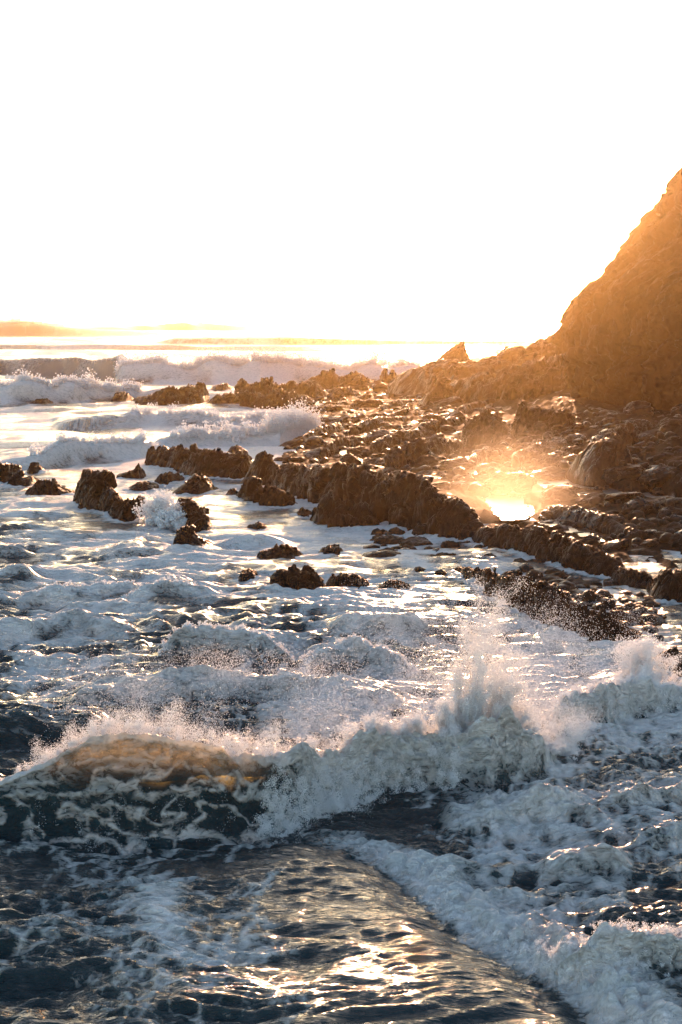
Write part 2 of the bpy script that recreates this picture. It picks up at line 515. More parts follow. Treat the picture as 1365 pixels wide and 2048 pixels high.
# main breaker in the foreground: smooth laced face on the left, tumbling froth to the right
breaker([(-420, 1720, .8), (-120, 1700, .9), (0, 1692, 1.15), (100, 1690, 1.95), (190, 1690, 2.6), (300, 1686, 2.85), (450, 1680, 2.6), (540, 1668, 2.0), (600, 1655, 1.3), (660, 1640, .6)],
        1.7, 2.2, .42, .30, .95, .16, .25, 1, .12, hn=.10, thin=.68, clean=.5)
breaker([(520, 1650, .6), (600, 1640, 1.1), (660, 1625, 1.5), (720, 1610, 1.5), (790, 1600, 1.6), (860, 1592, 1.7), (980, 1590, 1.9), (1080, 1570, 1.5), (1150, 1520, .8)], .9, 2.4, .25, 1, 1, .5, .5, 2, .05, 120, hn=.3)
breaker([(1080, 1500, .6), (1150, 1468, 1.1), (1230, 1452, 1.2), (1300, 1440, .9), (1365, 1425, .8), (1600, 1400, .7)], 1.0, 2.6, .25, 1, 1, .45, .6, 3, .05)
# swell behind the main breaker and the run of froth after it
breaker([(-400, 1530, .8), (0, 1515, .75), (120, 1510, .55), (240, 1500, .3)], 1.6, 3.5, 0, .1, .3, .08, .4, 4, clean=.8)
breaker([(120, 1440, .4), (260, 1425, .8), (420, 1420, .9), (600, 1430, .8), (820, 1440, .4)], 1.5, 3.2, 0, .8, .8, .4, .8, 5)
# middle distance
breaker([(300, 1325, .5), (350, 1325, 1.0), (420, 1322, 1.25), (500, 1324, 1.1), (560, 1330, .9), (610, 1335, .4)], 1.0, 2.3, .3, .6, .9, .5, .5, 6, .08)
breaker([(590, 1345, .5), (640, 1345, .85), (700, 1342, .95), (770, 1350, .9), (840, 1360, .4)], 1.1, 2.4, .2, .9, .9, .6, .6, 7)
breaker([(230, 1215, .4), (290, 1215, .8), (350, 1213, .85), (410, 1210, .6), (460, 1206, .3)], 1.2, 2.6, .2, .6, .9, .5, .6, 8)
breaker([(40, 1212, .3), (120, 1210, .6), (200, 1206, .75), (270, 1200, .5), (300, 1200, .3)], 1.3, 2.6, .2, .9, .9, .55, .6, 9)
breaker([(-300, 1185, .6), (0, 1178, .7), (60, 1176, .6), (110, 1170, .4)], 1.3, 2.6, .2, .6, .8, .5, .6, 10)
breaker([(-300, 1110, .6), (0, 1118, .55), (50, 1118, .5), (80, 1118, .3)], 1.3, 2.8, .1, .6, .8, .5, .6, 11)
breaker([(640, 1290, .3), (740, 1285, 1.0), (820, 1280, .8), (880, 1280, .3)], 1.3, 2.6, .1, .9, .9, .55, .8, 12)
breaker([(190, 1130, .4), (240, 1120, .45), (300, 1118, .35), (340, 1118, .3)], 1.2, 2.6, .1, .8, .8, .45, .6, 13)
breaker([(420, 1100, .3), (500, 1095, .8), (560, 1090, .5), (600, 1090, .2)], 1.4, 4, .1, .5, .9, .2, .6, 14)
breaker([(-300, 1290, .6), (60, 1280, .6), (160, 1268, .7), (240, 1285, .4), (300, 1300, .3)], 1.4, 2.8, .1, .7, .8, .45, .8, 15)
# breakers before and behind the rocks
breaker([(-400, 935, 1.6), (0, 938, 1.5), (80, 934, 1.7), (140, 926, 2.2), (190, 921, 2.1), (280, 916, 2.3), (320, 912, 1.0)], 3.5, 8, .3, 1, .9, .9, 1.5, 16, fade=20)
breaker([(300, 905, 1.2), (380, 897, 2.0), (470, 893, 2.2), (560, 890, 2.6), (605, 880, 2.0), (640, 878, .8)], 4, 9, .3, 1, 1, 1.0, 2, 17, fade=20)
breaker([(100, 855, .6), (160, 856, 1.6), (230, 853, 1.6), (290, 852, .8)], 5, 12, .2, .35, .9, .5, 2, 18, fade=20, clean=.35)
breaker([(240, 852, .6), (300, 850, 1.9), (400, 853, 2.0), (470, 858, 1.4), (560, 850, 1.6), (610, 846, .6)], 5, 12, .2, .9, 1, .9, 2, 19, fade=20)
breaker([(-500, 808, 3.2), (0, 807, 3.3), (90, 806, 3.4), (150, 804, 3.2), (215, 800, 2.4), (290, 796, 1.6), (420, 800, 1.2), (470, 800, .4)], 7, 18, .3, 1, 1, 1.6, 3, 20, fade=20)
# the outer surf
breaker([(-700, 742, 3.6), (0, 748, 4.2), (120, 752, 4.8), (230, 758, 5.2), (300, 758, 3.0)], 12, 40, .2, .05, .3, .3, 4, 21, fade=60, clean=.75)
breaker([(225, 762, 5.0), (300, 763, 6.0), (440, 764, 5.3), (520, 764, 6.4), (600, 762, 5.8), (680, 764, 4.8), (780, 764, 5.6), (880, 764, 4.6), (960, 764, 3.0)], 10, 26, .3, 1, 1, 3.2, 5, 22, fade=25, hn=.3)
breaker([(-700, 673, 11), (0, 672, 14.6), (40, 672, 15.8), (80, 671.95, 15), (110, 671.9, 12.8), (150, 671.85, 9.8), (200, 671.8, 7.5), (300, 671.7, 5), (480, 671.5, 2)], 60, 240, .2, .04, .2, .5, 20, 23, fade=60, hn=.05, clean=.8)
breaker([(120, 661.6, 6), (250, 661.4, 9), (340, 661.2, 12), (370, 661.2, 14), (420, 661.1, 12), (560, 661, 7), (780, 660.9, 3)], 40, 300, 0, .05, .3, 1, 40, 24, fade=60, clean=.7)
breaker([(-400, 701, 3), (200, 701, 3.2), (420, 701, 2.8), (700, 701, 1.4)], 10, 50, 0, .1, .5, .3, 8, 25, clean=.35)
breaker([(300, 689, 3.4), (560, 689, 4.2), (800, 689, 3.2), (1100, 689, 2)], 14,
 70, 0, .2, .6, .3, 10, 26, clean=.35)
# foreground right: churned bores
breaker([(1090, 1990, .4), (1120, 2008, .55), (1190, 2018, .6), (1260, 2012, .75), (1330, 1998, .8), (1420, 1990, .7), (1700, 1990, .6)], .55, 1.3, .3, 1, .8, .35, .25, 27, .1, 30)
breaker([(860, 1680, .2), (1000, 1668, .55), (1080, 1655, .7), (1160, 1660, .5), (1230, 1680, .3)], .9, 2, .2, .8, .9, .35, .4, 28)
breaker([(1180, 1640, .3), (1260, 1628, .6), (1340, 1615, .7), (1500, 1600, .6)], .9, 2, .2, .6, .8, .35, .4, 29)
breaker([(1060, 1790, .3), (1140, 1782, .55), (1220, 1775, .6), (1290, 1790, .3)], .7, 1.6, .2, .8, .9, .35, .4, 30)
breaker([(1240, 1740, .2), (1300, 1735, .5), (1380, 1720, .6), (1500, 1715, .5)], .7, 1.6, .1, .4, .6, .3, .4, 31)

# --- the smooth tongue of water sliding over a ledge, and the bore along its edge
LINE = [(420, 1668), (540, 1686), (640, 1700), (720, 1735), (790, 1775), (850, 1828), (930, 1898), (1000, 1945), (1080, 1992), (1150, 2050), (1300, 2190), (1400, 2400)]
LP = np.array([at(a, b) for a, b in LINE])
rmax = np.searchsorted(YROW, 68.0)
px_, py_ = Xg[:rmax], Yg[:rmax]
best = np.full(px_.shape, 1e9, np.float32); sgn = np.zeros_like(best); tt = np.zeros_like(best)
for k in range(len(LP) - 1):
    a, b = LP[k], LP[k + 1]
    d = b - a; L2 = (d ** 2).sum()
    t = np.clip(((px_ - a[0]) * d[0] + (py_ - a[1]) * d[1]) / L2, 0, 1)
    ex = px_ - a[0] - t * d[0]; ey = py_ - a[1] - t * d[1]
    q = ex * ex + ey * ey
    side = np.sign(d[0] * ey - d[1] * ex)       # + : beyond / right of the line
    m = q < best
    best = np.where(m, q, best); sgn = np.where(m, side, sgn); tt = np.where(m, k + t, tt)
sd = np.sqrt(best) * sgn
sd = sd + .26 * n2(px_ / 1.3, py_ / 2.0, 130) + .14 * n2(px_ / .5, py_ / .8, 131)
env = sstep(.6, 3.2, tt)
Z[:rmax] *= 1 - .68 * env * (1 - sstep(-.3, 1.6, sd)) * np.exp(-np.maximum(-sd, 0) / 4)
Z[:rmax] += env * (.34 * (1 - sstep(-1.5, .35, sd)) * np.exp(-np.maximum(-sd - 1.3, 0) / 5.0) - .04 * np.exp(-((sd - .25) / .35) ** 2))
bore = np.exp(-((sd - 1.05) / .85) ** 2) * sstep(.5, 4.6, tt)
q = 0; aa = 1.0
for k in range(4):
    l = .8 / 2 ** k
    q = q + aa * np.abs(n2(px_ / l + 5 * k, py_ / l, 140 + k)) * res_w(l, l * .5)[:rmax]
    aa *= .6
Z[:rmax] += bore * (.09 + .55 * (q - .2))
FO[:rmax] *= 1 - .6 * env * np.exp(-np.maximum(-sd, 0) / 2.5) * (1 - sstep(-.2, .4, sd))
FO[:rmax] = np.maximum(FO[:rmax], np.clip(bore * 1.6, 0, 1) * sstep(-.15, .2, sd))
# froth stands a little proud and is rough
fro = np.abs(n2(wx / .45, wy / .38, 150)) * res_w(.45, .3) + .6 * np.abs(n2(wx / .2, wy / .17, 151)) * res_w(.2, .15)
Z += FO * (.02 + .14 * fro) * np.clip(cover * 1.3 - .2, 0, 1)
SHY *= (YROW < 1500)[:, None]
CALM = np.zeros_like(Z); CALM[:rmax] = env * (sd < .1) * np.exp(-np.maximum(-sd - 2, 0) / 6)

COLLARS = []          # feet of the rocks: the sea froths round them
def build_sea():
    for (xs, ys, r, hr) in COLLARS:
        for x, y in zip(xs, ys):
            r0, r1 = np.searchsorted(YROW, [y - 2.2 * r, y + 2.2 * r])
            u_, _v = uv(x, y); k = 2.2 * r / ((y * CP + CH * SP) / FPX)
            c0, c1 = np.searchsorted(U1, [u_ - k, u_ + k])
            if r1 <= r0 or c1 <= c0: continue
            X_, Y_ = Xg[r0:r1, c0:c1], Yg[r0:r1, c0:c1]
            g = np.exp(-((X_ - x) ** 2 + (Y_ - y) ** 2) / (r * r))
            FO[r0:r1, c0:c1] = np.maximum(FO[r0:r1, c0:c1], np.clip(g * 1.25 + .5 * g * n2(X_ / .7, Y_ / .9, 160), 0, 1))
            RISE[r0:r1, c0:c1] = np.maximum(RISE[r0:r1, c0:c1], g * hr * (.10 + .24 * np.abs(n2(X_ / .8, Y_ / 1.0, 161))))
    P = np.stack([Xg, Yg + SHY, Z + RISE], -1).reshape(-1, 3)
    sea = mesh_obj('sea_water', P, grid_faces(R, C), M_WATER, True, {'foam': np.clip(FO, 0, 1), 'thin': np.clip(THIN, 0, 1), 'calm': CALM})
    tag(sea, 'churning blue grey sea streaked and covered with white foam', 'sea', kind='structure')
RISE = np.zeros_like(Z)

def sea_z(X, Y):
    X = np.asarray(X, float); Y = np.asarray(Y, float)
    u, v = uv(X, Y)
    r = np.clip(np.searchsorted(YROW, Y), 0, R - 1); c = np.clip(np.searchsorted(U1, u), 0, C - 1)
    return Z[r, c]

# ------------------------------------------------------------------ shore: the rock platform under the boulders
T_PTS = [  # seen at (u, v), level z
    (430, 960, -2.0), (500, 905, -1.6), (540, 870, -1.5), (560, 830, -1.5), (600, 770, -1.5), (520, 990, -1.8), (560, 1020, -2), (640, 1080, -2), (720, 1110, -1.6), (860, 1150, -1.6), (900, 1230, -2), (1000, 1290, -2), (1100, 1330, -2), (1000, 1500, -3), (700, 1300, -3), (300, 1000, -2.5), (400, 800, -2.5), (500, 760, -3), (700, 730, -2), (850, 715, -1.5),
    (615, 850, .5), (640, 880, .7), (600, 925, .5), (580, 955, .5), (660, 950, .9), (700, 840, .9), (700, 800, .7), (650, 800, .1), (720, 770, .3), (800, 760, .9),
    (760, 900, 1.0), (740, 960, 1.1), (850, 980, 1.2), (800, 840, 1.5), (900, 900, 1.4), (920, 820, 2.2), (900, 770, 2.0), (1000, 790, 3.2), (1000, 850, 2.6), (1000, 950, 1.3), (960, 1000, .9),
    (1100, 830, 4.2), (1150, 800, 5.0), (1100, 900, 2.6), (1250, 840, 4.8), (1365, 850, 5.4), (1500, 850, 6.5), (1250, 900, 3.2), (1365, 920, 3.2), (1500, 930, 4),
    (1090, 965, 1.0), (1200, 975, 1.2), (1300, 990, 1.3), (1365, 1000, 1.5), (1060, 1020, .6), (1150, 1050, .45), (1250, 1090, .25), (1340, 1120, .05), (1365, 1070, .4), (1300, 1040, .9), (1500, 1050, 1.5), (1500, 1150, .8),
    (1000, 1060, .3), (1100, 1110, .2), (1180, 1150, -.3), (960, 1085, -.1), (1000, 1125, -.5), (1100, 1150, -.5), (1200, 1190, -.55), (1290, 1180, -.45), (1365, 1180, -.4),
    (800, 1085, -.2), (880, 1105, -.2), (940, 1120, -.5), (1150, 1240, -.15), (1220, 1265, -.1), (1280, 1290, -.15), (1180, 1290, -.5), (1340, 1260, -.5), (1365, 1230, -.4), (1500, 1250, -.3), (1500, 1350, -.6), (1365, 1340, -.3), (1300, 1330, -.9)]
TC = []
for (a, b, z) in T_PTS:
    X, Y = at(a, b, z); u_, v_ = uv(X, Y)
    TC.append((u_, v_, z))

def ground_base(X, Y):
    u_, v_ = uv(X, Y)
    return shepard(u_, v_, TC, 1.6, 4.0)

tv = np.concatenate([np.arange(1420, 1000, -2.0), np.arange(1000, 720, -1.0), np.arange(720, 690, -.5)])
tu = np.concatenate([np.arange(440, 1420, 2.0), np.arange(1420, 1900, 5.0)])
ty = at(682.5, tv)[1]
td = (ty * CP + CH * SP) / FPX
TX = (tu[None, :] - 682.5) * td[:, None]; TY = np.repeat(ty[:, None], len(tu), 1)
TB = ground_base(TX, TY)
land = sstep(-1.0, .6, TB)
# tilted slabs of rock: sawtooth strata plus lumps
a = math.radians(28)
sx = TX * math.cos(a) + TY * math.sin(a) * .35
wob = fbm2(TX / 6, TY / 14, 3, 200)
saw = np.mod(sx / 2.6 + 1.4 * wob, 1.0)
saw = np.where(saw < .82, saw / .82, (1 - saw) / .18)
TZ = TB + land * (.50 * (saw - .5) * np.clip(.6 + .9 * fbm2(TX / 11, TY / 24, 2, 205), 0, 1.4)
                  + .45 * fbm2(TX / 4.5, TY / 9, 4, 207) + .22 * (1 - 2.2 * np.abs(n2(TX / 1.2, TY / 2.6, 211))) * .6 + .10 * n2(TX / .5, TY / 1.2, 213))
# the wet sandy slope and the stream stay smooth
flat = np.exp(-(((tu[None, :] - 1180) / 190) ** 2 + ((tv[:, None] - (1010 + .24 * (tu[None, :] - 1080))) / 50) ** 2))
TZ = TZ * (1 - .6 * flat) + (TB + .06 * fbm2(TX / 2, TY / 5, 3, 215)) * .6 * flat
TZ = np.where(TB < -1.2, TB - 1.0, TZ)
def line_px(pts, U, V, sv):
    d = np.full(U.shape, 1e9); tq = np.zeros(U.shape)
    for k in range(len(pts) - 1):
        (a, b), (c, e) = pts[k], pts[k + 1]
        L2 = (c - a) ** 2 + ((e - b) * sv) ** 2
        t = np.clip(((U - a) * (c - a) + (V - b) * (e - b) * sv * sv) / L2, 0, 1)
        q = np.hypot(U - a - t * (c - a), (V - b - t * (e - b)) * sv)
        m = q < d; d = np.where(m, q, d); tq = np.where(m, k + t, tq)
    return d, tq
# still and running water lying on the rock: (line on the sea plane, half width px, level)
POOLS = []
def pool(name, pts, hw, z, label):
    pl = []
    for (a, b) in pts:
        X, Y = at(a, b, z); pl.append(uv(X, Y))
    UU = np.repeat(tu[None, :], len(tv), 0); VV = np.repeat(tv[:, None], len(tu), 1)
    d, tq = line_px(pl, UU, VV, 1.6)
    d = d + 7 * n2(UU / 22, VV / 12, 230) + 3 * n2(UU / 8, VV / 5, 231)
    TZ[:] = np.where(d < hw * 1.5, TZ + (np.minimum(TZ, z - .25 + .5 * sstep(hw * .7, hw * 1.5, d)) - TZ) * (1 - sstep(hw * 1.1, hw * 1.5, d)), TZ)
    rr_, cc_ = np.where(d < hw * 1.48)
    r0, r1, c0, c1 = rr_.min(), rr_.max() + 1, cc_.min(), cc_.max() + 1
    keep = (d < hw * 1.48)[r0:r1, c0:c1]
    V = np.stack([TX[r0:r1, c0:c1], TY[r0:r1, c0:c1], z + .03 * n2(TX[r0:r1, c0:c1] / .8, TY[r0:r1, c0:c1] / 2.5, 232)], -1).reshape(-1, 3)
    F = grid_faces(r1 - r0, c1 - c0)
    F = F[keep.ravel()[F].all(1)]
    used = np.unique(F); mp = np.zeros(len(V), int); mp[used] = np.arange(len(used))
    o = mesh_obj(name, V[used], mp[F], M_POOL, True)
    tag(o, label, 'water', kind='structure')
pool('pool_water', [(998, 1000), (1014, 1010), (1032, 1022)], 24, .78, 'blazing pool of water mirroring the sun among the rocks')
pool('pool_water', [(1090, 1044), (1130, 1056), (1170, 1068), (1200, 1078)], 6, .5, 'thin shining strip of water along the top of the sloping ledge')
pool('stream_water', [(1085, 966), (1130, 962), (1170, 970), (1230, 984), (1300, 994), (1365, 1002), (1420, 1006)], 8, 1.15, 'bright stream running over wet sand between boulders')
pool('pool_water', [(690, 905), (715, 925)], 9, 1.0, 'small bright pool on the streaked rock above the long ledge')
pool('pool_water', [(925, 935), (945, 945)], 9, 1.25, 'little bright pool left of the large sloping boulder')
shore = mesh_obj('rocky_ground', np.stack([TX, TY, TZ], -1).reshape(-1, 3), grid_faces(*TX.shape), M_GROUND, True)
tag(shore, 'wet dark rock platform under the boulders at the foot of the cliff', 'ground', kind='structure')

def ground(X, Y):
    u_, v_ = uv(X, Y)
    r = np.clip(np.searchsorted(-tv, -v_), 0, len(tv) - 1); c = np.clip(np.searchsorted(tu, u_), 0, len(tu) - 1)
    return TZ[r, c]

def on_ground(u, v):
    z = 0.3
    for _ in range(6):
        X, Y = at(u, v, z)
        z = .5 * z + .5 * max(float(ground(X, Y)), -0.1)
    X, Y = at(u, v, z)
    return X, Y, z

# ------------------------------------------------------------------ rock ridges and crags, each one solid
def ridge(name, prof, label, cat, df=2.0, db=3.0, seed=0, rough=.18, jag=.25, lean=0.0, ns=None, nc=None, mat=None, group=None, sink=1.0, z0=None, steep=2.2, blk=1.0, kind=None, groove=1.0):
    """prof: (u, v_base, v_top) across the view; df/db = depth of the front and back slope in metres"""
    prof = sorted(prof)
    us = np.array([p[0] for p in prof], float); vb = np.array([p[1] for p in prof], float); vt = np.array([p[2] for p in prof], float)
    wpx = us[-1] - us[0]
    ns = ns or int(np.clip(wpx * 1.1, 40, 420)); nc = nc or int(np.clip((vb - vt).max() * 1.2 + 26, 40, 130))
    u = np.linspace(us[0], us[-1], ns)
    b = np.interp(u, us, vb); t = np.interp(u, us, vt)
    zb = (np.interp(u, us, np.array(z0, float)) if z0 is not None and not np.isscalar(z0) else np.full(ns, float(z0 or 0)))
    X0, Y0 = at(u, b, 0.0)
    for i in range(ns):
        X0[i], Y0[i] = at(u[i], b[i], zb[i])
    Yc = Y0 + df * .8
    H_ = z_at(t, Yc) - zb
    wm = (X0[-1] - X0[0]); hm = max(H_.max(), .3)
    k = np.linspace(0, 1, nc)
    # loop: front foot -> crest -> back foot -> under
    nf = int(nc * .55); nb = nc - nf
    kf = np.linspace(0, 1, nf, endpoint=False); kb = np.linspace(0, 1, nb)
    yy = np.concatenate([df * kf ** 1.0, df + db * kb])
    zz = np.concatenate([1 - (1 - kf) ** steep, (1 - kb ** 1.7)])
    endt = np.minimum(1, np.minimum(np.arange(ns), np.arange(ns)[::-1]) / (.10 * ns)) ** .6
    PX = np.repeat(X0[:, None], nc, 1)
    dsc = (.45 + .55 * endt)[:, None]
    PY = Y0[:, None] + df * .5 + (yy[None, :] - df * .5) * dsc
    PZ = zb[:, None] + zz[None, :] * H_[:, None]
    PX = PX + lean * zz[None, :] * H_[:, None]
    Pp = np.stack([PX, PY, PZ], -1)
    # normals of the smooth body
    du = np.gradient(Pp, axis=0); dk = np.gradient(Pp, axis=1)
    nrm = np.cross(du, dk); nrm /= np.linalg.norm(nrm, axis=2)[..., None] + 1e-9
    sc = max(hm, .6)
    off = np.array([seed * 13.7, seed * 7.1, seed * 3.3])
    Q = Pp / sc + off
    G = Pp / sc * np.array([2.6, 1.3, .55]) + off            # upright grooves
    Wq = Q + .10 * np.stack([n3(Q * 2.2, seed + 20), n3(Q * 2.2 + 9, seed + 21), n3(Q * 2.2 + 5, seed + 22)], -1)
    # slabs of rock standing on edge, leaning a little, cut by cracks
    ca, sa = math.cos(.5), math.sin(.5)
    R_ = np.stack([Wq[..., 0] * ca - Wq[..., 2] * sa, Wq[..., 1], Wq[..., 0] * sa + Wq[..., 2] * ca], -1)
    an = np.array([1.5, .8, .7]) / min(1.0, max(.35, 2.4 / sc))
    d = .40 * fbm3(Q * 1.1, 2, seed) + .15 * groove * ridge3(G, 3, seed + 3) + .80 * blk * cells3(R_ * 1.1 * an, seed) + .42 * blk * cells3(R_ * 2.5 * an, seed + 5) + .15 * blk * cells3(R_ * 6 * an, seed + 7) + .04 * n3(Q * 9, seed + 9)
    up = np.clip(zz, 0, 1)[None, :, None] ** .5
    Pn = Pp + nrm * (rough * sc * d * np.clip(H_ / hm, .25, 1)[:, None])[..., None] * (0.35 + .65 * up)
    jg = jag * hm * (.45 * ridge3(np.stack([Pp[..., 0] / sc * 2.4, Pp[..., 1] / sc * 1.2, 0 * PX], -1) + off, 4, seed + 12) + .35 * cells3(np.stack([Pp[..., 0] / sc * 3.6, Pp[..., 1] / sc * 1.6, 0 * PX], -1) + off, seed + 2) - .1)
    Pn[..., 2] += jg * (zz[None, :] ** 2) * np.clip(H_ / hm, .15, 1)[:, None]
    foot = np.concatenate([Pn[:, :1] * 1.0, Pn, Pn[:, -1:]], 1)
    foot[:, 0, 2] = zb - sink; foot[:, -1, 2] = zb - sink
    n2_ = nc + 2
    V = foot.reshape(-1, 3)
    i = np.arange(ns - 1)[:, None] * n2_; j = np.arange(n2_)[None, :]; j1 = (j + 1) % n2_
    F = np.stack([(i + j), (i + n2_ + j), (i + n2_ + j1), (i + j1)], -1).reshape(-1, 4)
    # end caps
    c0 = V[:n2_].mean(0); c1 = V[-n2_:].mean(0)
    V = np.concatenate([V, [c0, c1]]); m = len(V)
    jj = np.arange(n2_); jn = (jj + 1) % n2_
    cap0 = np.stack([jj, jn, np.full(n2_, m - 2), np.full(n2_, m - 2)], 1)
    base = (ns - 1) * n2_
    cap1 = np.stack([base + jn, base + jj, np.full(n2_, m - 1), np.full(n2_, m - 1)], 1)
    tri = np.concatenate([cap0[:, :3], cap1[:, :3]])
    me_f = [F, tri]
    o = mesh_mixed(name, V, F, tri, mat or M_ROCK)
    if zb.max() < .3 and Y0.mean() < 260:
        e = slice(0, ns, max(1, ns // 24))
        COLLARS.append((X0[e], Y0[e] + .3, .32 + .5 * min(hm, 3) / 3, min(1.0, hm / 2.2)))
    # origin at the foot
    cx = float(X0.mean()); cy = float(Y0.mean())
    o.data.transform(__import__('mathutils').Matrix.Translation((-cx, -cy, -float(zb.mean()))))
    o.location = (cx, cy, float(zb.mean()))
    tag(o, label, cat, group, kind)
    return o

def mesh_mixed(name, V, Q, T, mat, smooth=True):
    me = bpy.data.meshes.new(name)
    V = np.asarray(V, np.float32)
    loops = np.concatenate([Q.ravel(), T.ravel()]).astype(np.int32)
    tot = np.concatenate([np.full(len(Q), 4), np.full(len(T), 3)]).astype(np.int32)
    st = np.concatenate([[0], np.cumsum(tot)[:-1]]).astype(np.int32)
    me.vertices.add(len(V)); me.vertices.foreach_set('co', V.ravel())
    me.loops.add(len(loops)); me.loops.foreach_set('vertex_index', loops)
    me.polygons.add(len(tot)); me.polygons.foreach_set('loop_start', st); me.polygons.foreach_set('loop_total', tot)
    me.polygons.foreach_set('use_smooth', np.full(len(tot), smooth, bool))
    me.update(calc_edges=True); me.validate()
    me.materials.append(mat)
    o = bpy.data.objects.new(name, me); COL.objects.link(o)
    return o

RK = ridge
# --- rocks standing in the surf on the left
RK('sea_rock', [(-60, 972, 950), (-20, 972, 932), (10, 970, 930), (28, 967, 936), (38, 964, 958)], 'dark low rock cut by the left edge of the photo', 'rock', 2.5, 4, 1)
RK('sea_rock', [(8, 975, 968), (18, 977, 950), (30, 977, 944), (45, 976, 955), (58, 976, 952), (68, 974, 968)], 'lumpy dark rock second from the left edge', 'rock', 2.2, 4, 2)
RK('sea_rock', [(48, 990, 980), (64, 993, 968), (82, 995, 962), (100, 995, 964), (116, 993, 974), (140, 990, 984)], 'low ragged rock between the lumpy rock and the tall tooth', 'rock', 2.2, 3.5, 3)
RK('sea_rock', [(50, 948, 945), (58, 949, 928), (66, 949, 926), (78, 948, 937), (90, 946, 944)], 'small pointed rock in the foam above the ragged rocks', 'rock', 2, 3, 4)
RK('tooth_rock', [(136, 1012, 1010), (146, 1015, 988), (156, 1018, 962), (168, 1022, 948), (182, 1026, 944), (196, 1030, 946), (206, 1034, 958), (216, 1038, 978), (226, 1043, 994), (240, 1046, 1006)],
   'tall dark tooth of rock standing in the foam on the left', 'rock', 2.6, 4.5, 5, .15, .08, ns=160)
RK('sea_rock', [(216, 1040, 1020), (228, 1046, 1006), (244, 1050, 1002), (262, 1049, 1000), (274, 1046, 1004), (288, 1042, 1020)], 'jagged rock leaning on the right foot of the tall tooth', 'rock', 2, 3, 6, .2)
RK('sea_rock', [(232, 957, 950), (252, 958, 946), (264, 958, 938), (270, 958, 930), (275, 958, 927), (281, 957, 940), (288, 956, 952)], 'thin spike of rock rising from a low flat rock', 'rock', 1.6, 3, 7, .14, .12)
RK('sea_rock', [(254, 978, 976), (270, 979, 967), (290, 979, 964), (312, 977, 970)], 'flat low rock left of the pyramid rock', 'rock', 2, 3, 8)
RK('sea_rock', [(304, 968, 962), (318, 970, 952), (335, 970, 948), (352, 967, 950), (364, 962, 956)], 'broken rock behind the splash and left of the pyramid', 'rock', 2.2, 3, 9)
RK('sea_rock', [(340, 990, 985), (358, 991, 972), (372, 992, 962), (388, 992, 949), (398, 992, 946), (410, 990, 956), (422, 988, 974), (434, 985, 983)], 'dark pyramid shaped rock in the surf', 'rock', 2.6, 4, 10, .16, .1)
RK('sea_rock', [(345, 1052, 1040), (358, 1058, 1012), (375, 1062, 1008), (392, 1064, 1018), (404, 1066, 1032), (416, 1066, 1050)], 'craggy wet rock struck by the small splash', 'rock', 2.4, 3.5, 11, .24)
RK('sea_rock', [(394, 1040, 1032), (402, 1041, 1020), (412, 1040, 1020), (420, 1037, 1030)], 'small round rock on the right of the craggy splash rock', 'rock', 1.2, 2, 12)
RK('sea_rock', [(398, 1060, 1055), (408, 1061, 1046), (418, 1060, 1048), (424, 1058, 1055)], 'little rock at the waterline under the small round rock', 'rock', 1, 1.6, 13)
RK('sea_rock', [(340, 1106, 1096), (350, 1107, 1066), (362, 1107, 1060), (378, 1107, 1062), (390, 1106, 1070), (404, 1104, 1080), (425, 1100, 1092)], 'square topped rock with water running off it', 'rock', 2.2, 3, 14, .2)
# --- the long dark ledge across the middle
RK('rock_ledge', [(286, 934, 926), (294, 936, 900), (310, 938, 896), (330, 942, 902), (352, 948, 898), (376, 953, 903), (400, 957, 901), (430, 959, 908), (462, 961, 908), (486, 962, 910), (500, 960, 926), (508, 957, 940)],
   'long dark rock wall with a jagged top running out into the surf', 'rock ledge', 3.5, 6, 20, .16, .22, ns=320)
RK('rock_block', [(474, 976, 972), (490, 976, 955), (505, 976, 930), (518, 977, 912), (530, 978, 907), (546, 980, 910), (556, 984, 930), (566, 985, 950)], 'big leaning block at the landward end of the rock wall', 'rock', 2.6, 4, 21, .1, .06, lean=-.1)
RK('sea_rock', [(450, 910, 906), (462, 911, 896), (474, 911, 893), (486, 910, 900), (496, 908, 906)], 'small pointed rock in the surf behind the rock wall', 'rock', 2.5, 4, 22)
RK('rock_ledge', [(540, 984, 966), (556, 990, 942), (590, 1000, 936), (625, 1010, 938), (660, 1022, 944), (690, 1032, 930), (705, 1036, 936), (740, 1046, 946), (775, 1056, 950), (800, 1062, 956), (835, 1072, 954), (865, 1078, 966), (895, 1082, 984), (920, 1084, 1002), (942, 1086, 1022), (960, 1088, 1036), (975, 1088, 1052)],
   'long dark cliff like ledge in shadow left of the sun glint', 'rock ledge', 4, 9, 23, .15, .16, ns=420, nc=120)
RK('rock_ledge', [(950, 1096, 1070), (975, 1104, 1062), (1000, 1108, 1060), (1030, 1118, 1060), (1060, 1124, 1057), (1100, 1134, 1062), (1140, 1146, 1078), (1170, 1152, 1090), (1210, 1158, 1104), (1240, 1160, 1116), (1265, 1160, 1136)],
   'dark ledge sloping down to the right below the sun glint', 'rock ledge', 3, 4, 24, .17, .18, ns=320, nc=100)
RK('rock_ledge', [(1225, 1166, 1160), (1240, 1170, 1146), (1262, 1176, 1142), (1285, 1178, 1146), (1308, 1178, 1150), (1322, 1174, 1164)], 'squat blocks at the lower end of the sloping ledge', 'rock', 2, 3, 25, .2)
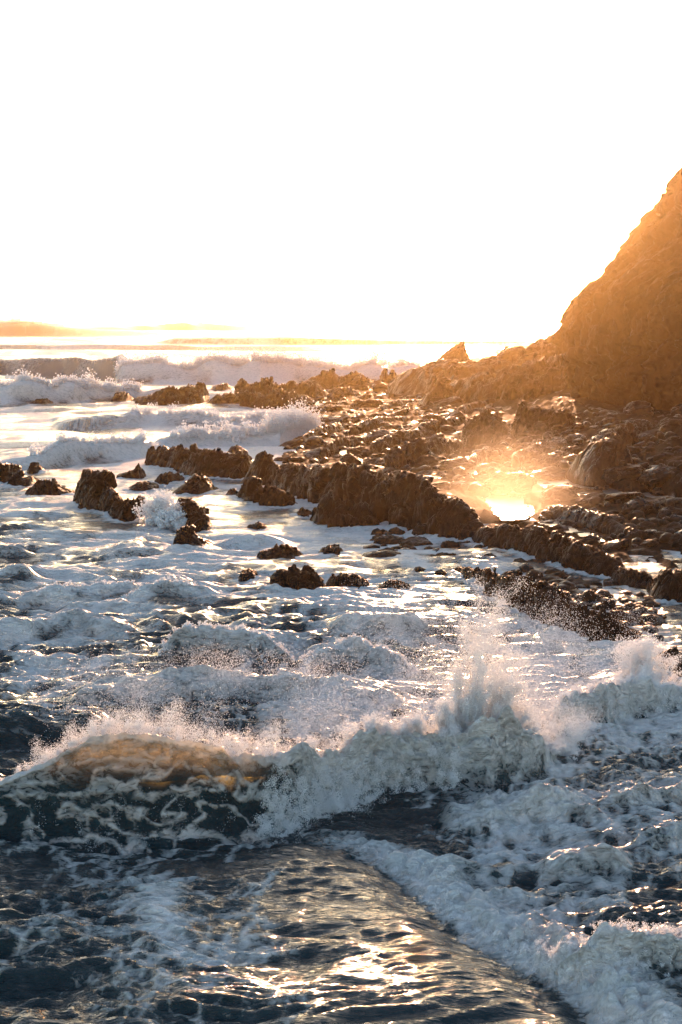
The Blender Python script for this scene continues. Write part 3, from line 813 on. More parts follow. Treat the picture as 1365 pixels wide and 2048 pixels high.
# --- broken crags in front of the ledge
RK('crag', [(470, 1000, 994), (484, 1005, 976), (500, 1012, 968), (520, 1018, 973), (545, 1022, 984), (565, 1024, 986), (585, 1022, 1000), (598, 1018, 1012)], 'low ragged crag in the channel below the leaning block', 'rock', 2.2, 3, 26, .26, .3)
RK('sea_rock', [(450, 994, 990), (458, 995, 980), (466, 995, 978), (474, 994, 984), (480, 993, 992)], 'small pointed rock at the left end of the ragged crag', 'rock', 1.4, 2, 27)
RK('crag', [(620, 1048, 1040), (634, 1054, 1016), (655, 1060, 1006), (675, 1062, 1012), (695, 1062, 1006), (715, 1062, 1022), (740, 1062, 1026), (760, 1060, 1044)], 'knobbly crag at the foot of the long shadowed ledge', 'rock', 2.4, 3.5, 28, .26, .3)
RK('sea_rock', [(590, 1032, 1028), (604, 1035, 1021), (618, 1035, 1022), (632, 1034, 1030)], 'low rock between the two ragged crags', 'rock', 1.4, 2, 29)
RK('sea_rock', [(482, 1063, 1061), (500, 1064, 1052), (515, 1064, 1046), (528, 1063, 1050), (538, 1062, 1060)], 'low flat rock awash in the middle of the channel', 'rock', 1.4, 2, 30)
RK('sea_rock', [(508, 1130, 1126), (518, 1131, 1106), (535, 1131, 1102), (560, 1130, 1094), (580, 1128, 1096), (598, 1124, 1106), (614, 1120, 1116)], 'long brown rock awash above the pair of square rocks', 'rock', 2, 2.6, 31, .2)
RK('sea_rock', [(474, 1161, 1158), (482, 1162, 1144), (498, 1162, 1140), (510, 1160, 1146), (517, 1158, 1156)], 'small squarish rock alone in the foam', 'rock', 1.4, 1.8, 32)
RK('sea_rock', [(538, 1188, 1180), (546, 1192, 1154), (560, 1194, 1148), (576, 1194, 1150), (592, 1194, 1142), (612, 1194, 1144), (632, 1193, 1158), (652, 1190, 1176)], 'largest brown rock standing in the foam at the centre', 'rock', 2, 2.6, 33, .2)
RK('sea_rock', [(632, 1118, 1112), (645, 1120, 1098), (660, 1121, 1093), (678, 1120, 1096), (690, 1118, 1108)], 'rounded rock with water pouring off left of the loaf rock', 'rock', 1.6, 2.2, 34)
RK('sea_rock', [(652, 1180, 1168), (668, 1182, 1154), (690, 1182, 1152), (716, 1181, 1154), (735, 1180, 1162), (742, 1178, 1172)], 'flat topped rock right of the largest brown rock', 'rock', 1.6, 2.2, 35)
RK('sea_rock', [(752, 1184, 1180), (770, 1186, 1168), (792, 1186, 1164), (815, 1185, 1170), (834, 1183, 1180)], 'low sloping rock under the loaf shaped rock', 'rock', 1.6, 2, 36)
RK('loaf_rock', [(720, 1124, 1116), (730, 1127, 1108), (750, 1128, 1103), (775, 1128, 1102), (800, 1127, 1106), (816, 1126, 1114), (824, 1122, 1119)], 'smooth loaf shaped boulder lying in the shallows', 'rock', 1.8, 2.2, 37, .07, .03, mat=M_BOULDER, steep=2.8)
# --- far rocks in the surf, upper left of the boulder field
RK('sea_rock', [(216, 804, 800), (226, 806, 790), (240, 806, 785), (252, 805, 790), (260, 803, 798)], 'small far rock at the left end of the outer rocks', 'rock', 5, 7, 40)
RK('reef_rock', [(260, 806, 800), (280, 809, 795), (305, 811, 788), (330, 812, 779), (350, 812, 782), (375, 810, 778), (395, 808, 772), (408, 806, 778), (414, 802, 794)], 'long humped far rock left of the gap in the outer rocks', 'rock', 6, 9, 41)
RK('reef_rock', [(412, 812, 806), (425, 813, 796), (440, 813, 792), (455, 813, 786), (466, 812, 792), (474, 811, 804)], 'low far rock just right of the gap in the outer rocks', 'rock', 5, 8, 42)
RK('reef_rock', [(464, 812, 800), (480, 814, 786), (495, 814, 779), (512, 815, 790), (540, 816, 786), (570, 816, 784), (600, 815, 792), (625, 814, 800)], 'broad craggy rock in front of the outer row', 'rock', 6, 9, 43)
RK('reef_rock', [(468, 798, 776), (480, 799, 767), (500, 800, 770), (520, 800, 764), (540, 800, 762), (560, 800, 770), (580, 800, 768), (605, 799, 770), (630, 798, 766), (646, 797, 776), (654, 795, 790)], 'long hazy rock behind the broad craggy one', 'rock', 6, 9, 44)
RK('reef_rock', [(414, 783, 780), (430, 784, 771), (450, 784, 769), (462, 783, 776)], 'faint low rock behind the gap in the outer rocks', 'rock', 6, 9, 45)
RK('reef_rock', [(654, 800, 790), (670, 802, 780), (700, 802, 778), (720, 800, 786), (728, 798, 794)], 'smooth hazy rock between the outer rocks and the shore', 'rock', 6, 8, 46)
RK('reef_rock', [(600, 778, 768), (625, 780, 758), (642, 780, 750), (648, 780, 745), (656, 780, 748), (668, 780, 744), (680, 780, 758), (700, 780, 748), (712, 780, 746), (726, 780, 752), (740, 780, 758), (752, 778, 770)], 'hazy row of knobs in front of the white surf', 'rock', 7, 10, 47, .14, .2)
RK('reef_rock', [(762, 774, 752), (767, 775, 743), (772, 775, 741), (777, 775, 752), (782, 775, 744), (788, 775, 740), (794, 775, 748), (800, 774, 760)], 'pair of little rock teeth against the white surf', 'rock', 5, 6, 48, .1, .2)
RK('sea_rock', [(55, 808, 806), (68, 809, 800), (84, 809, 798), (97, 808, 805)], 'tiny far rock in the foam near the left edge', 'rock', 4, 6, 49)
RK('sea_rock', [(240, 822, 821), (255, 823, 817), (272, 822, 820)], 'thin far rock awash below the humped rock', 'rock', 3, 4, 50)
# --- headland spit with its pinnacle
RK('rocky_headland', [(780, 792, 772), (800, 794, 752), (830, 796, 742), (850, 798, 732), (868, 800, 725), (885, 800, 722), (910, 802, 722), (945, 802, 726), (970, 802, 722), (985, 802, 716), (1008, 802, 710), (1030, 802, 694), (1045, 802, 692), (1066, 802, 697), (1080, 802, 688), (1096, 802, 680), (1117, 802, 674), (1128, 802, 668), (1145, 802, 662), (1180, 802, 655), (1230, 802, 650)],
   'low hazy headland running down from the cliff to the sea', 'headland', 14, 30, 51, .07, .05, ns=300, sink=3, z0=.5, groove=0)
RK('pinnacle', [(868, 782, 728), (880, 783, 718), (892, 783, 708), (902, 783, 700), (908, 783, 694), (914, 783, 689), (922, 783, 687), (927, 783, 683), (931, 783, 681), (934, 783, 692), (938, 783, 706), (943, 783, 716), (950, 783, 726), (958, 782, 740)],
   'sharp rock pinnacle on the headland against the bright sea', 'rock', 6, 9, 52, .07, .0, ns=140, blk=.5)
RK('rocky_mound', [(880, 800, 776), (920, 806, 764), (970, 812, 752), (1010, 814, 742), (1050, 816, 735), (1090, 816, 728), (1140, 816, 716), (1180, 814, 700)], 'rounded slope of rock at the cliff foot in the orange haze', 'mound', 10, 24, 53, .10, .07, z0=2.2, sink=3, groove=0)
# --- darker blocks among the boulders
RK('rock_block', [(840, 812, 806), (856, 814, 790), (872, 814, 774), (884, 814, 762), (892, 814, 758), (902, 813, 768), (914, 812, 780), (925, 810, 796)], 'dark pyramid of rock at the top of the boulder field', 'rock', 5, 7, 54, .12, .1, z0=1.6)
RK('rock_block', [(926, 898, 884), (938, 900, 852), (950, 900, 838), (965, 900, 828), (982, 900, 826), (998, 900, 836), (1010, 899, 852), (1018, 897, 876)], 'square dark crag in the middle of the boulder field', 'rock', 4, 6, 55, .14, .12, z0=1.4)
RK('rock_block', [(1030, 880, 860), (1040, 882, 826), (1052, 882, 808), (1062, 882, 806), (1075, 882, 820), (1100, 882, 822), (1130, 882, 820), (1150, 880, 826), (1162, 878, 850)], 'long dark crag with a horn at its left end below the cliff', 'rock', 4, 7, 56, .14, .14, z0=2.4)
RK('rock_block', [(1150, 958, 945), (1170, 962, 915), (1195, 964, 890), (1215, 964, 872), (1240, 964, 870), (1258, 962, 886), (1275, 958, 912), (1288, 955, 936)], 'great dark slanting boulder under the cliff on the right', 'rock', 4, 6, 57, .08, .05, z0=1.6, mat=M_BOULDER)
# --- long low tilted slabs crossing the boulder field
def slab_ridge(u0, v0, u1, v1, h, z, label, seed):
    n = 6
    prof = []
    for i in range(n + 1):
        k = i / n
        prof.append((u0 + (u1 - u0) * k, v0 + (v1 - v0) * k, v0 + (v1 - v0) * k - h * (.35 + .65 * math.sin(math.pi * min(1, k * .8 + .15))) ))
    RK('slab_rock', prof, label, 'rock', 2.6, 5, seed, .16, .12, z0=z, steep=2.6, mat=M_BOULDER)
slab_ridge(606, 884, 700, 858, 20, .7, 'tilted slab rising to the right beside the surf at the left of the boulder field', 70)
slab_ridge(640, 912, 740, 884, 22, .9, 'long tilted slab just above the dome shaped boulder', 71)
slab_ridge(700, 866, 815, 842, 18, 1.3, 'narrow tilted slab under the flat boulder by the shining wedge', 72)
slab_ridge(770, 940, 930, 906, 46, 1.1, 'high dark slab behind the crest of the long shadowed ledge', 73)
slab_ridge(742, 905, 870, 876, 26, 1.2, 'broad dark slab in the middle of the streaked wet rock', 74)
slab_ridge(835, 872, 940, 850, 24, 1.7, 'dark slab left of the square crag', 75)
slab_ridge(760, 822, 850, 806, 14, 1.2, 'low slab left of the dark pyramid of rock', 76)
slab_ridge(930, 940, 1030, 912, 26, 1.3, 'tilted slab at the foot of the square crag', 77)
slab_ridge(1030, 930, 1160, 902, 30, 1.9, 'long slab between the horned crag and the upright dark boulder', 78)
slab_ridge(900, 836, 1010, 812, 20, 2.2, 'hazy slab between the dark pyramid and the square crag', 79)
slab_ridge(1190, 900, 1365, 868, 34, 3.4, 'long shaded slab at the foot of the cliff face', 80)
slab_ridge(1100, 1034, 1260, 1066, 30, .7, 'dark slab sloping down to the right above the wet sand strip', 81)
# --- rubble bank at lower right
RK('rubble_bank', [(908, 1152, 1144), (925, 1162, 1140), (950, 1176, 1142), (980, 1192, 1148), (1010, 1208, 1150), (1050, 1226, 1156), (1090, 1244, 1164), (1120, 1252, 1180), (1150, 1250, 1196)],
   'ragged bank of wet rubble below the sloping ledge', 'rock', 3, 3.5, 58, .22, .28, ns=260, nc=90)
RK('slick_rock', [(1050, 1240, 1228), (1090, 1262, 1226), (1130, 1276, 1222), (1170, 1290, 1222), (1210, 1300, 1236), (1250, 1302, 1250), (1290, 1296, 1268), (1310, 1286, 1278)], 'low slick rock with sheets of water running over it', 'rock', 3, 3, 59, .18, .2, mat=M_GROUND, steep=1.6)
RK('sea_rock', [(1316, 1350, 1336), (1335, 1356, 1318), (1365, 1360, 1308), (1400, 1364, 1312), (1440, 1362, 1340)], 'brown weedy rock cut by the right edge beside the splash', 'rock', 2, 3, 60, .2)
RK('rock_block', [(1312, 1204, 1190), (1326, 1206, 1166), (1345, 1206, 1150), (1365, 1208, 1146), (1400, 1208, 1150), (1430, 1204, 1180)], 'dark block cut by the right edge beside the squat blocks', 'rock', 2, 3, 61, .14, z0=0)

# ------------------------------------------------------------------ boulders
def boulder_mesh(name, seed, sub=5, kind='round'):
    r = np.random.default_rng(seed)
    bm = bmesh.new(); bmesh.ops.create_icosphere(bm, subdivisions=sub, radius=1.0)
    me = bpy.data.meshes.new(name); bm.to_mesh(me); bm.free()
    n = len(me.vertices)
    P = np.empty(n * 3, np.float32); me.vertices.foreach_get('co', P); P = P.reshape(-1, 3).astype(float)
    e = {'round': .85, 'slab': .62, 'block': .55}[kind]
    P = np.sign(P) * np.abs(P) ** e
    P /= np.linalg.norm(P, axis=1)[:, None] ** .55
    for i in range({'round': 7, 'slab': 9, 'block': 11}[kind]):
        nv = r.normal(size=3); nv /= np.linalg.norm(nv)
        c = r.uniform(.62, .95)
        dd = P @ nv - c
        P -= np.clip(dd, 0, None)[:, None] * nv * .92
    nr = P / np.linalg.norm(P, axis=1)[:, None]
    a_ = {'round': .10, 'slab': .12, 'block': .14}[kind]
    P += nr * (a_ * fbm3(P * 1.6 + seed, 4, seed % 40) + .07 * cells3(P * np.array([1.6, 1.6, 3.4]) + seed, seed % 37) + .03 * cells3(P * 4.3 + seed, seed % 31))[:, None]
    P[:, 2] = np.where(P[:, 2] < -.55, -.55, P[:, 2])
    me.vertices.foreach_set('co', P.astype(np.float32).ravel())
    me.polygons.foreach_set('use_smooth', np.ones(len(me.polygons), bool))
    me.update(); me.materials.append(M_BOULDER)
    return me

PROTO = {k: [boulder_mesh('boulder', 300 + 11 * i + 100 * j, 5, k) for i in range(6)] for j, k in enumerate(('round', 'slab', 'block'))}
BIG = {k: boulder_mesh('boulder', 777 + j, 6, k) for j, k in enumerate(('round', 'slab', 'block'))}

def boulder(u, v, wpx, kind, hf, seed, label, group=None, tilt=None, big=False, df=.8):
    """a boulder whose foot is seen at (u, v), wpx wide; hf = height / width"""
    r = random.Random(seed)
    X, Y, z = on_ground(u, v)
    w = wpx / FPX * Y * .5
    src = BIG[kind] if big else r.choice(PROTO[kind])
    o = bpy.data.objects.new('boulder', src)
    COL.objects.link(o)
    o.location = (X, Y + w * df * .5, z + w * hf * .30)
    o.scale = (w, w * df * r.uniform(.9, 1.4), w * 2 * hf * .62)
    t = tilt if tilt is not None else r.uniform(-.38, .06)
    o.rotation_euler = (r.uniform(-.15, .25), t, r.uniform(-.2, .7))
    tag(o, label, 'boulder', group)
    return o

HAND = [  # u, v foot, width px, kind, height/width, label
    (735, 815, 66, 'slab', .34, 'pale topped wedge of rock shining at the top left of the boulder field'),
    (645, 858, 112, 'round', .26, 'broad dark whaleback boulder beside the surf'),
    (795, 835, 60, 'slab', .3, 'flat boulder right of the shining wedge'),
    (700, 935, 48, 'round', .72, 'dome shaped boulder above the long ledge'),
    (690, 968, 44, 'round', .6, 'round boulder perched on the lip of the long ledge'),
    (1010, 982, 124, 'block', .36, 'large sloping boulder just above the sun glint'),
    (1095, 940, 70, 'block', .6, 'upright dark boulder right of the square crag'),
    (1120, 1000, 78, 'slab', .5, 'slanting boulder on the left bank of the shining stream'),
    (1180, 1008, 58, 'slab', .4, 'low boulder beside the shining stream'),
    (1285, 1030, 82, 'round', .55, 'dark domed boulder below the shining stream'),
    (1215, 1062, 72, 'round', .58, 'rounded boulder above the wet sand slope'),
    (1345, 1040, 60, 'round', .6, 'boulder below the stream at the right edge'),
    (1275, 1082, 48, 'block', .62, 'cube like boulder sitting on the wet sand slope'),
    (1298, 1092, 36, 'slab', .35, 'small slab at the foot of the cube like boulder'),
    (1340, 1066, 60, 'slab', .3, 'flat dark slab at the right edge of the wet sand'),
    (1362, 1090, 44, 'round', .62, 'grey rounded boulder cut by the right edge'),
    (1245, 955, 84, 'slab', .42, 'long slab above the shining stream'),
    (1330, 968, 100, 'round', .5, 'big smooth boulder near the right edge above the stream'),
    (1365, 985, 70, 'block', .75, 'upright block at the right edge above the stream'),
    (1240, 1246, 60, 'round', .5, 'wet black boulder in the shallows right of the rubble bank'),
    (1290, 1236, 58, 'round', .48, 'smooth black boulder right of the wet one in the shallows'),
    (1318, 1240, 34, 'slab', .4, 'small boulder beside the smooth black one near the right edge'),
    (1250, 1262, 44, 'round', .6, 'knobbly boulder above the slick rock'),
    (900, 1122, 34, 'round', .75, 'rounded boulder in the shallows right of the loaf rock'),
    (968, 1120, 32, 'round', .85, 'small upright boulder in the shallows below the glint'),
    (930, 1098, 36, 'round', .7, 'round boulder at the foot of the shadowed ledge'),
    (905, 1104, 46, 'block', .62, 'blocky boulder touching the end of the shadowed ledge'),
    (830, 1098, 70, 'slab', .4, 'angular slab in the rubble below the shadowed ledge'),
    (765, 1092, 36, 'round', .65, 'knob of rock at the left end of the rubble'),
    (790, 1090, 40, 'block', .7, 'dark block second from the left end of the rubble'),
    (848, 1075, 60, 'block', .62, 'pointed block leaning on the shadowed ledge'),
    (870, 1114, 48, 'slab', .45, 'grey slab at the right end of the rubble'),
    (1072, 1138, 48, 'round', .5, 'brown rounded boulder in front of the sloping ledge'),
    (1082, 1122, 36, 'slab', .8, 'pale upright slab leaning on the sloping ledge'),
    (1180, 1208, 42, 'block', .8, 'cube like boulder on the crest of the rubble bank'),
    (1215, 1222, 40, 'block', .8, 'dark upright boulder right of the cube on the rubble bank'),
    (1140, 1190, 40, 'round', .6, 'round boulder on the crest of the rubble bank'),
    (1120, 1215, 60, 'block', .7, 'large pale faced block in the middle of the rubble bank'),
    (1060, 1190, 46, 'slab', .6, 'ribbed slab on the rubble bank'),
    (1090, 1200, 44, 'block', .75, 'squarish block beside the ribbed slab on the rubble bank'),
    (985, 1165, 34, 'block', .6, 'small block near the seaward tip of the rubble bank'),
    (1020, 1160, 34, 'round', .6, 'pale rounded boulder near the seaward tip of the rubble bank'),
    (1130, 1160, 40, 'slab', .4, 'flat boulder in the channel behind the rubble bank'),
    (1170, 1172, 34, 'round', .5, 'low boulder in the channel behind the cube like one'),
]
for i, (u, v, w, k, hf, lab) in enumerate(HAND):
    boulder(u, v, w, k, hf, 40 + i, lab, big=w > 55)

# the field of boulders, larger towards the viewer
ZONES = [((600, 720, 800, 860), 'beside the surf at the left end of the boulder field'),
         ((720, 860, 780, 850), 'below the hazy headland'),
         ((860, 1000, 790, 850), 'between the dark pyramid and the square crag'),
         ((1000, 1160, 850, 905), 'below the long horned crag'),
         ((560, 700, 860, 965), 'above the seaward part of the shadowed ledge'),
         ((700, 830, 850, 965), 'on the streaked wet rock above the shadowed ledge'),
         ((830, 960, 860, 985), 'left of the square crag above the ledge'),
         ((960, 1110, 900, 975), 'between the square crag and the sun glint'),
         ((1110, 1260, 830, 950), 'in the shade at the cliff foot'),
         ((1260, 1400, 830, 960), 'at the right edge in the shade of the cliff'),
         ((1080, 1400, 975, 1100), 'around the shining stream and the wet sand')]
KW = {'round': 'rounded', 'slab': 'flat slab like', 'block': 'blocky'}
rr = random.Random(5)
placed = [(u, v, w) for (u, v, w, *_) in HAND]
count = 0; tries = 0
while count < 255 and tries < 9000:
    tries += 1
    (z0, z1, z2, z3), where = rr.choice(ZONES)
    u = rr.uniform(z0, z1); v = rr.uniform(z2, z3)
    sc = (v - 700) / 250
    w = rr.choice((1, 1.3, 1.7, 2.2, 3.0)) * rr.uniform(18, 28) * (.6 + .6 * sc)
    if any(abs(u - a) < (w + c) * .40 and abs(v - b) < (w + c) * .16 for a, b, c in placed): continue
    k = rr.choice(('round', 'slab', 'slab', 'slab', 'slab', 'block'))
    size = 'small' if w < 20 else ('middling' if w < 36 else 'large')
    lab = f'{size} {KW[k]} boulder {where}'
    X, Y, z = on_ground(u, v)
    if z < 0.05: continue
    placed.append((u, v, w))
    boulder(u, v, w, k, {'round': .5, 'slab': .26, 'block': .5}[k] * rr.uniform(.8, 1.15), 900 + tries, lab, group=lab.replace('boulder', 'boulders', 1))
    count += 1

# rubble between the boulders: nobody could count it
bmv = []; bmf = []; nv = 0
src = boulder_mesh('rubble', 4242, 2, 'block')
sv = np.empty(len(src.vertices) * 3, np.float32); src.vertices.foreach_get('co', sv); sv = sv.reshape(-1, 3)
sf = np.empty(len(src.polygons) * 3, np.int32); src.polygons.foreach_get('vertices', sf); sf = sf.reshape(-1, 3)
bpy.data.meshes.remove(src)
for i in range(1500):
    (z0, z1, z2, z3), _ = rr.choice(ZONES)
    u = rr.uniform(z0, z1); v = rr.uniform(z2, z3)
    if i > 1150: u = rr.uniform(740, 1320); v = 1080 + (u - 740) * .27 + rr.gauss(0, 22)
    X, Y, z = on_ground(u, v)
    if z < -.12: continue
    w = rr.choice((.22, .3, .45, .6)) * rr.uniform(.7, 1.2)
    a_ = rr.uniform(0, 6.28); c_, s_ = math.cos(a_), math.sin(a_)
    q = sv * np.array([w, w * rr.uniform(.7, 1.3), w * rr.uniform(.4, .9)])
    q = np.stack([q[:, 0] * c_ - q[:, 1] * s_, q[:, 0] * s_ + q[:, 1] * c_, q[:, 2]], 1) + (X, Y, z + w * .2)
    bmv.append(q); bmf.append(sf + nv); nv += len(sv)
o = mesh_obj('rubble', np.concatenate(bmv), np.concatenate(bmf), M_BOULDER)
tag(o, 'loose stones filling the gaps between the boulders', 'rubble', kind='stuff')

# ------------------------------------------------------------------ cliff
def cliff(name, path, prof, lean, seed, label, z0=3.0, amp=2.2, na=640, nb=320, mat=None):
    path = np.array(path, float); d = np.r_[0, np.cumsum(np.linalg.norm(np.diff(path, axis=0), axis=1))]
    sn = d[np.argmin(path[:, 0])]           # finest where the cliff shows, about its nose
    q_ = np.linspace(-1, 1, na); q_ = np.sign(q_) * (.22 * np.abs(q_) + .78 * np.abs(q_) ** 3)
    s = np.where(q_ < 0, sn + q_ * sn, sn + q_ * (d[-1] - sn))
    B = np.stack([np.interp(s, d, path[:, 0]), np.interp(s, d, path[:, 1])], 1)
    ker = np.ones(15) / 15
    for c in (0, 1):
        e = np.pad(B[:, c], 7, mode='edge'); e2 = np.convolve(e, ker, 'valid'); B[:, c] = e2
    t = np.gradient(B, axis=0); t /= np.linalg.norm(t, axis=1)[:, None]
    inw = np.stack([-t[:, 1], t[:, 0]], 1)
    prof = np.array(prof, float); dp = np.r_[0, np.cumsum(np.linalg.norm(np.diff(prof, axis=0), axis=1))]
    k = dp[-1] * np.linspace(0, 1, nb) ** 1.25
    q = np.interp(k, dp, prof[:, 0]); z = np.interp(k, dp, prof[:, 1])
    Pp = np.stack([B[:, 0:1] + inw[:, 0:1] * q, B[:, 1:2] + inw[:, 1:2] * q, np.repeat(z[None, :], na, 0)], -1)
    du = np.gradient(Pp, axis=0); dk = np.gradient(Pp, axis=1)
    nr = np.cross(du, dk); nr /= np.linalg.norm(nr, axis=2)[..., None] + 1e-9
    Q = Pp / 12 + seed
    G = Pp * np.array([1 / 5.0, 1 / 5.0, 1 / 16.0]) + seed
    Wc = Pp + .35 * np.stack([n3(Pp / 3, 31), n3(Pp / 3 + 9, 32), n3(Pp / 3 + 4, 33)], -1)
    ca, sa = math.cos(.7), math.sin(.7)          # beds dip steeply towards the sea
    Wt = np.stack([Wc[..., 0] * ca + Wc[..., 2] * sa, Wc[..., 1], -Wc[..., 0] * sa + Wc[..., 2] * ca], -1)
    D_ = .26 * cells3(Wt * np.array([1 / 10., 1 / 6., 1 / 4.]) + seed, seed) + .30 * cells3(Wt * np.array([1 / 4.5, 1 / 2.6, 1 / 1.6]) + seed, seed + 1) + .10 * cells3(Wt / np.array([1.6, 1.1, .7]) + seed, seed + 2) + .04 * cells3(Wt / np.array([.7, .6, .35]) + seed, seed + 4) + .35 * fbm3(Q * 1.3, 3, seed) + .20 * ridge3(G, 4, seed + 3)
    Pn = Pp + nr * (amp * D_)[..., None]
    Pn[..., 0] += np.interp(Pn[..., 2], [l[0] for l in lean], [l[1] for l in lean])
    o = mesh_obj(name, Pn.reshape(-1, 3), grid_faces(na, nb)[:, ::-1], mat or M_CLIFF)
    tag(o, label, 'cliff', kind='structure')
    return o
PR = [(-.8, -3), (-.3, 2), (-.2, 5), (-.6, 8), (-.9, 11), (-.6, 14), (0, 16), (.8, 20), (1.6, 25), (2.6, 30), (4, 36), (7, 44), (16, 56), (50, 62)]
cliff('cliff', [(150, 470), (95, 400), (58, 340), (40, 296), (33.0, 272), (30.9, 262), (33.2, 253), (39, 246), (48, 240), (62, 235), (85, 229), (130, 223)], PR,
      [(16, 0), (19.5, .9), (22, 4), (24.7, 6.4), (29, 8.6), (30.5, 8.4), (32.8, 9.2), (36, 11), (38, 12), (44, 15.5), (62, 24)], 5, 'steep dark cliff on the right glowing orange in the haze', amp=1.9)
PR2 = [(-2, -3), (-1, 6), (-.4, 12), (0, 16), (.6, 22), (1.4, 28), (2.4, 34), (5, 42), (14, 52), (40, 60)]
cliff('cliff_shoulder', [(190, 560), (120, 460), (68, 400), (45, 362), (37.5, 338), (36.2, 330), (38, 322), (46, 314), (66, 305), (110, 296)], PR2,
      [(12, 0), (16, 1), (19, 2.3), (22.5, 5.5), (23.9, 6.8), (30, 10), (36, 14.8), (41, 20), (47, 26), (60, 34)], 9, 'paler shoulder of the cliff behind the dark face', amp=1.5)

build_sea()

# ------------------------------------------------------------------ spray: many droplets, nobody could count them
_r = np.random.default_rng(3)
TET = np.array([[1, 1, 1], [1, -1, -1], [-1, 1, -1], [-1, -1, 1]], float) / math.sqrt(3) * 1.45
TF = np.array([[0, 1, 2], [0, 3, 1], [0, 2, 3], [1, 3, 2]])
_Q = []
for _ in range(48):
    q, _x = np.linalg.qr(_r.normal(size=(3, 3)))
    if np.linalg.det(q) < 0: q[:, 0] *= -1
    _Q.append(TET @ q.T)
_Q = np.array(_Q)

def spray(name, P, rad, label):
    n = len(P)
    k = _r.integers(0, len(_Q), n)
    V = _Q[k] * rad[:, None, None] + P[:, None, :]
    F = TF[None] + (np.arange(n) * 4)[:, None, None]
    c = P.mean(0)
    o = mesh_obj(name, (V - c).reshape(-1, 3), F.reshape(-1, 3), M_SPRAY, False)
    o.location = c
    tag(o, label, 'spray', kind='stuff')
    return o

def jets(base, vel, n, T=(.0, 1.0), spread=.22, r=(.015, .04), g=9.8, wind=(0, 0, 0), tp=1.0):
    """base (k,3), vel (k,3): k little jets, n droplets on each path"""
    k = len(base)
    t = T[0] + (T[1] - T[0]) * _r.random((k, n)) ** tp
    tf = np.maximum(vel[:, 2:3] / g * 1.25, .15)
    t = t * tf
    p = base[:, None, :] + vel[:, None, :] * t[..., None] + np.array(wind) * t[..., None]
    p[..., 2] -= .5 * g * t ** 2
    p += _r.normal(size=p.shape) * (spread * (.25 + t[..., None]))
    rad = r[0] + (r[1] - r[0]) * _r.random((k, n)) ** 2.5
    return p.reshape(-1, 3), rad.reshape(-1)

def crest_points(pts, us, wf):
    pts = sorted(pts)
    a = np.array(pts, float)
    v = np.interp(us, a[:, 0], a[:, 1]); h = np.interp(us, a[:, 0], a[:, 2])
    Y = at(682.5, v)[1] + wf
    return u_to_X(us, Y), Y, sea_z(u_to_X(us, Y), Y)

def join(*a):
    return np.concatenate([x[0] for x in a]), np.concatenate([x[1] for x in a])

# the tall burst in front on the right
def burst():
    out = []
    K = 420
    q = _r.random(K) ** 1.1
    u = 880 + 260 * q + _r.normal(size=K) * 8
    Y = at(682.5, 1590 - 60 * q)[1] + .6 + _r.normal(size=K) * .5
    X = u_to_X(u, Y)
    vz = (7.0 * np.exp(-((q - .30) / .24) ** 2) + 2.5) * _r.uniform(.35, 1.02, K)
    vx = (q - .12) * 1.6 + _r.normal(size=K) * .35
    b = np.stack([X, Y, sea_z(X, Y) - .25], 1); v = np.stack([vx, _r.normal(size=K) * .6 - .1, vz], 1)
    out.append(jets(b, v, 620, (0, 1), .12, (.007, .020)))
    # loose droplets flung up and to the right
    K = 260
    q = _r.random(K); u = 900 + 260 * q; Y = at(682.5, 1585 - 70 * q)[1] + .8 + _r.normal(size=K) * .6; X = u_to_X(u, Y)
    vz = _r.uniform(3, 7.2, K) * (1 - .35 * q); vx = _r.normal(size=K) * .9 + .6
    out.append(jets(np.stack([X, Y, sea_z(X, Y)], 1), np.stack([vx, _r.normal(size=K), vz], 1), 260, (.2, 1), .34, (.004, .010)))
    return join(*out)
spray('splash', *burst(), 'tall white burst of spray in front of the rubble bank')

# low heaps left of it and the lip of the main breaker
W1 = [(-420, 1720, .8), (-120, 1700, .9), (0, 1692, 1.15), (100, 1690, 1.95), (190, 1690, 2.6), (300, 1686, 2.85), (450, 1680, 2.7), (560, 1668, 2.35), (640, 1645, 1.9), (720, 1620, 1.8), (790, 1600, 1.8), (870, 1592, 1.7)]
def lip(u0, u1, K, n, vz, vy, wf, spread, r, pts=W1, dz=-.05, jy=.4, T=(0, 1)):
    us = _r.uniform(u0, u1, K)
    X, Y, z = crest_points(pts, us, wf)
    Y = Y + _r.normal(size=K) * jy
    z = sea_z(X, Y)
    v = np.stack([_r.normal(size=K) * .5 + .15, _r.uniform(*vy, K), _r.uniform(*vz, K) * (.6 + .8 * np.abs(n2(X / 1.1, Y / 2, 170)))], 1)
    return jets(np.stack([X, Y, z + dz], 1), v, n, T, spread, r)
spray('crest_spray', *join(lip(60, 640, 420, 240, (1.0, 4.2), (.5, 4.5), 1.2, .18, (.005, .013)),
                           lip(150, 560, 200, 240, (.8, 2.8), (2, 9), 1.3, .35, (.004, .011), jy=.8),
                           lip(-60, 200, 120, 70, (.5, 2.0), (.5, 3), 1.2, .12, (.007, .018))),
      'warm lit mist blowing back off the crest of the main breaker')
spray('froth_spray', *join(lip(520, 845, 400, 300, (.8, 3.9), (-1.5, 1.5), .9, .16, (.006, .017)),
                           lip(520, 840, 190, 200, (1.4, 4.8), (0, 4), 1.0, .24, (.004, .011), jy=.9)),
      'tumbling froth thrown up between the main breaker and the tall burst')
R1 = [(1080, 1500, .8), (1150, 1468, 1.5), (1230, 1452, 1.7), (1300, 1440, 1.4), (1365, 1425, 1.1), (1600, 1400, .8)]
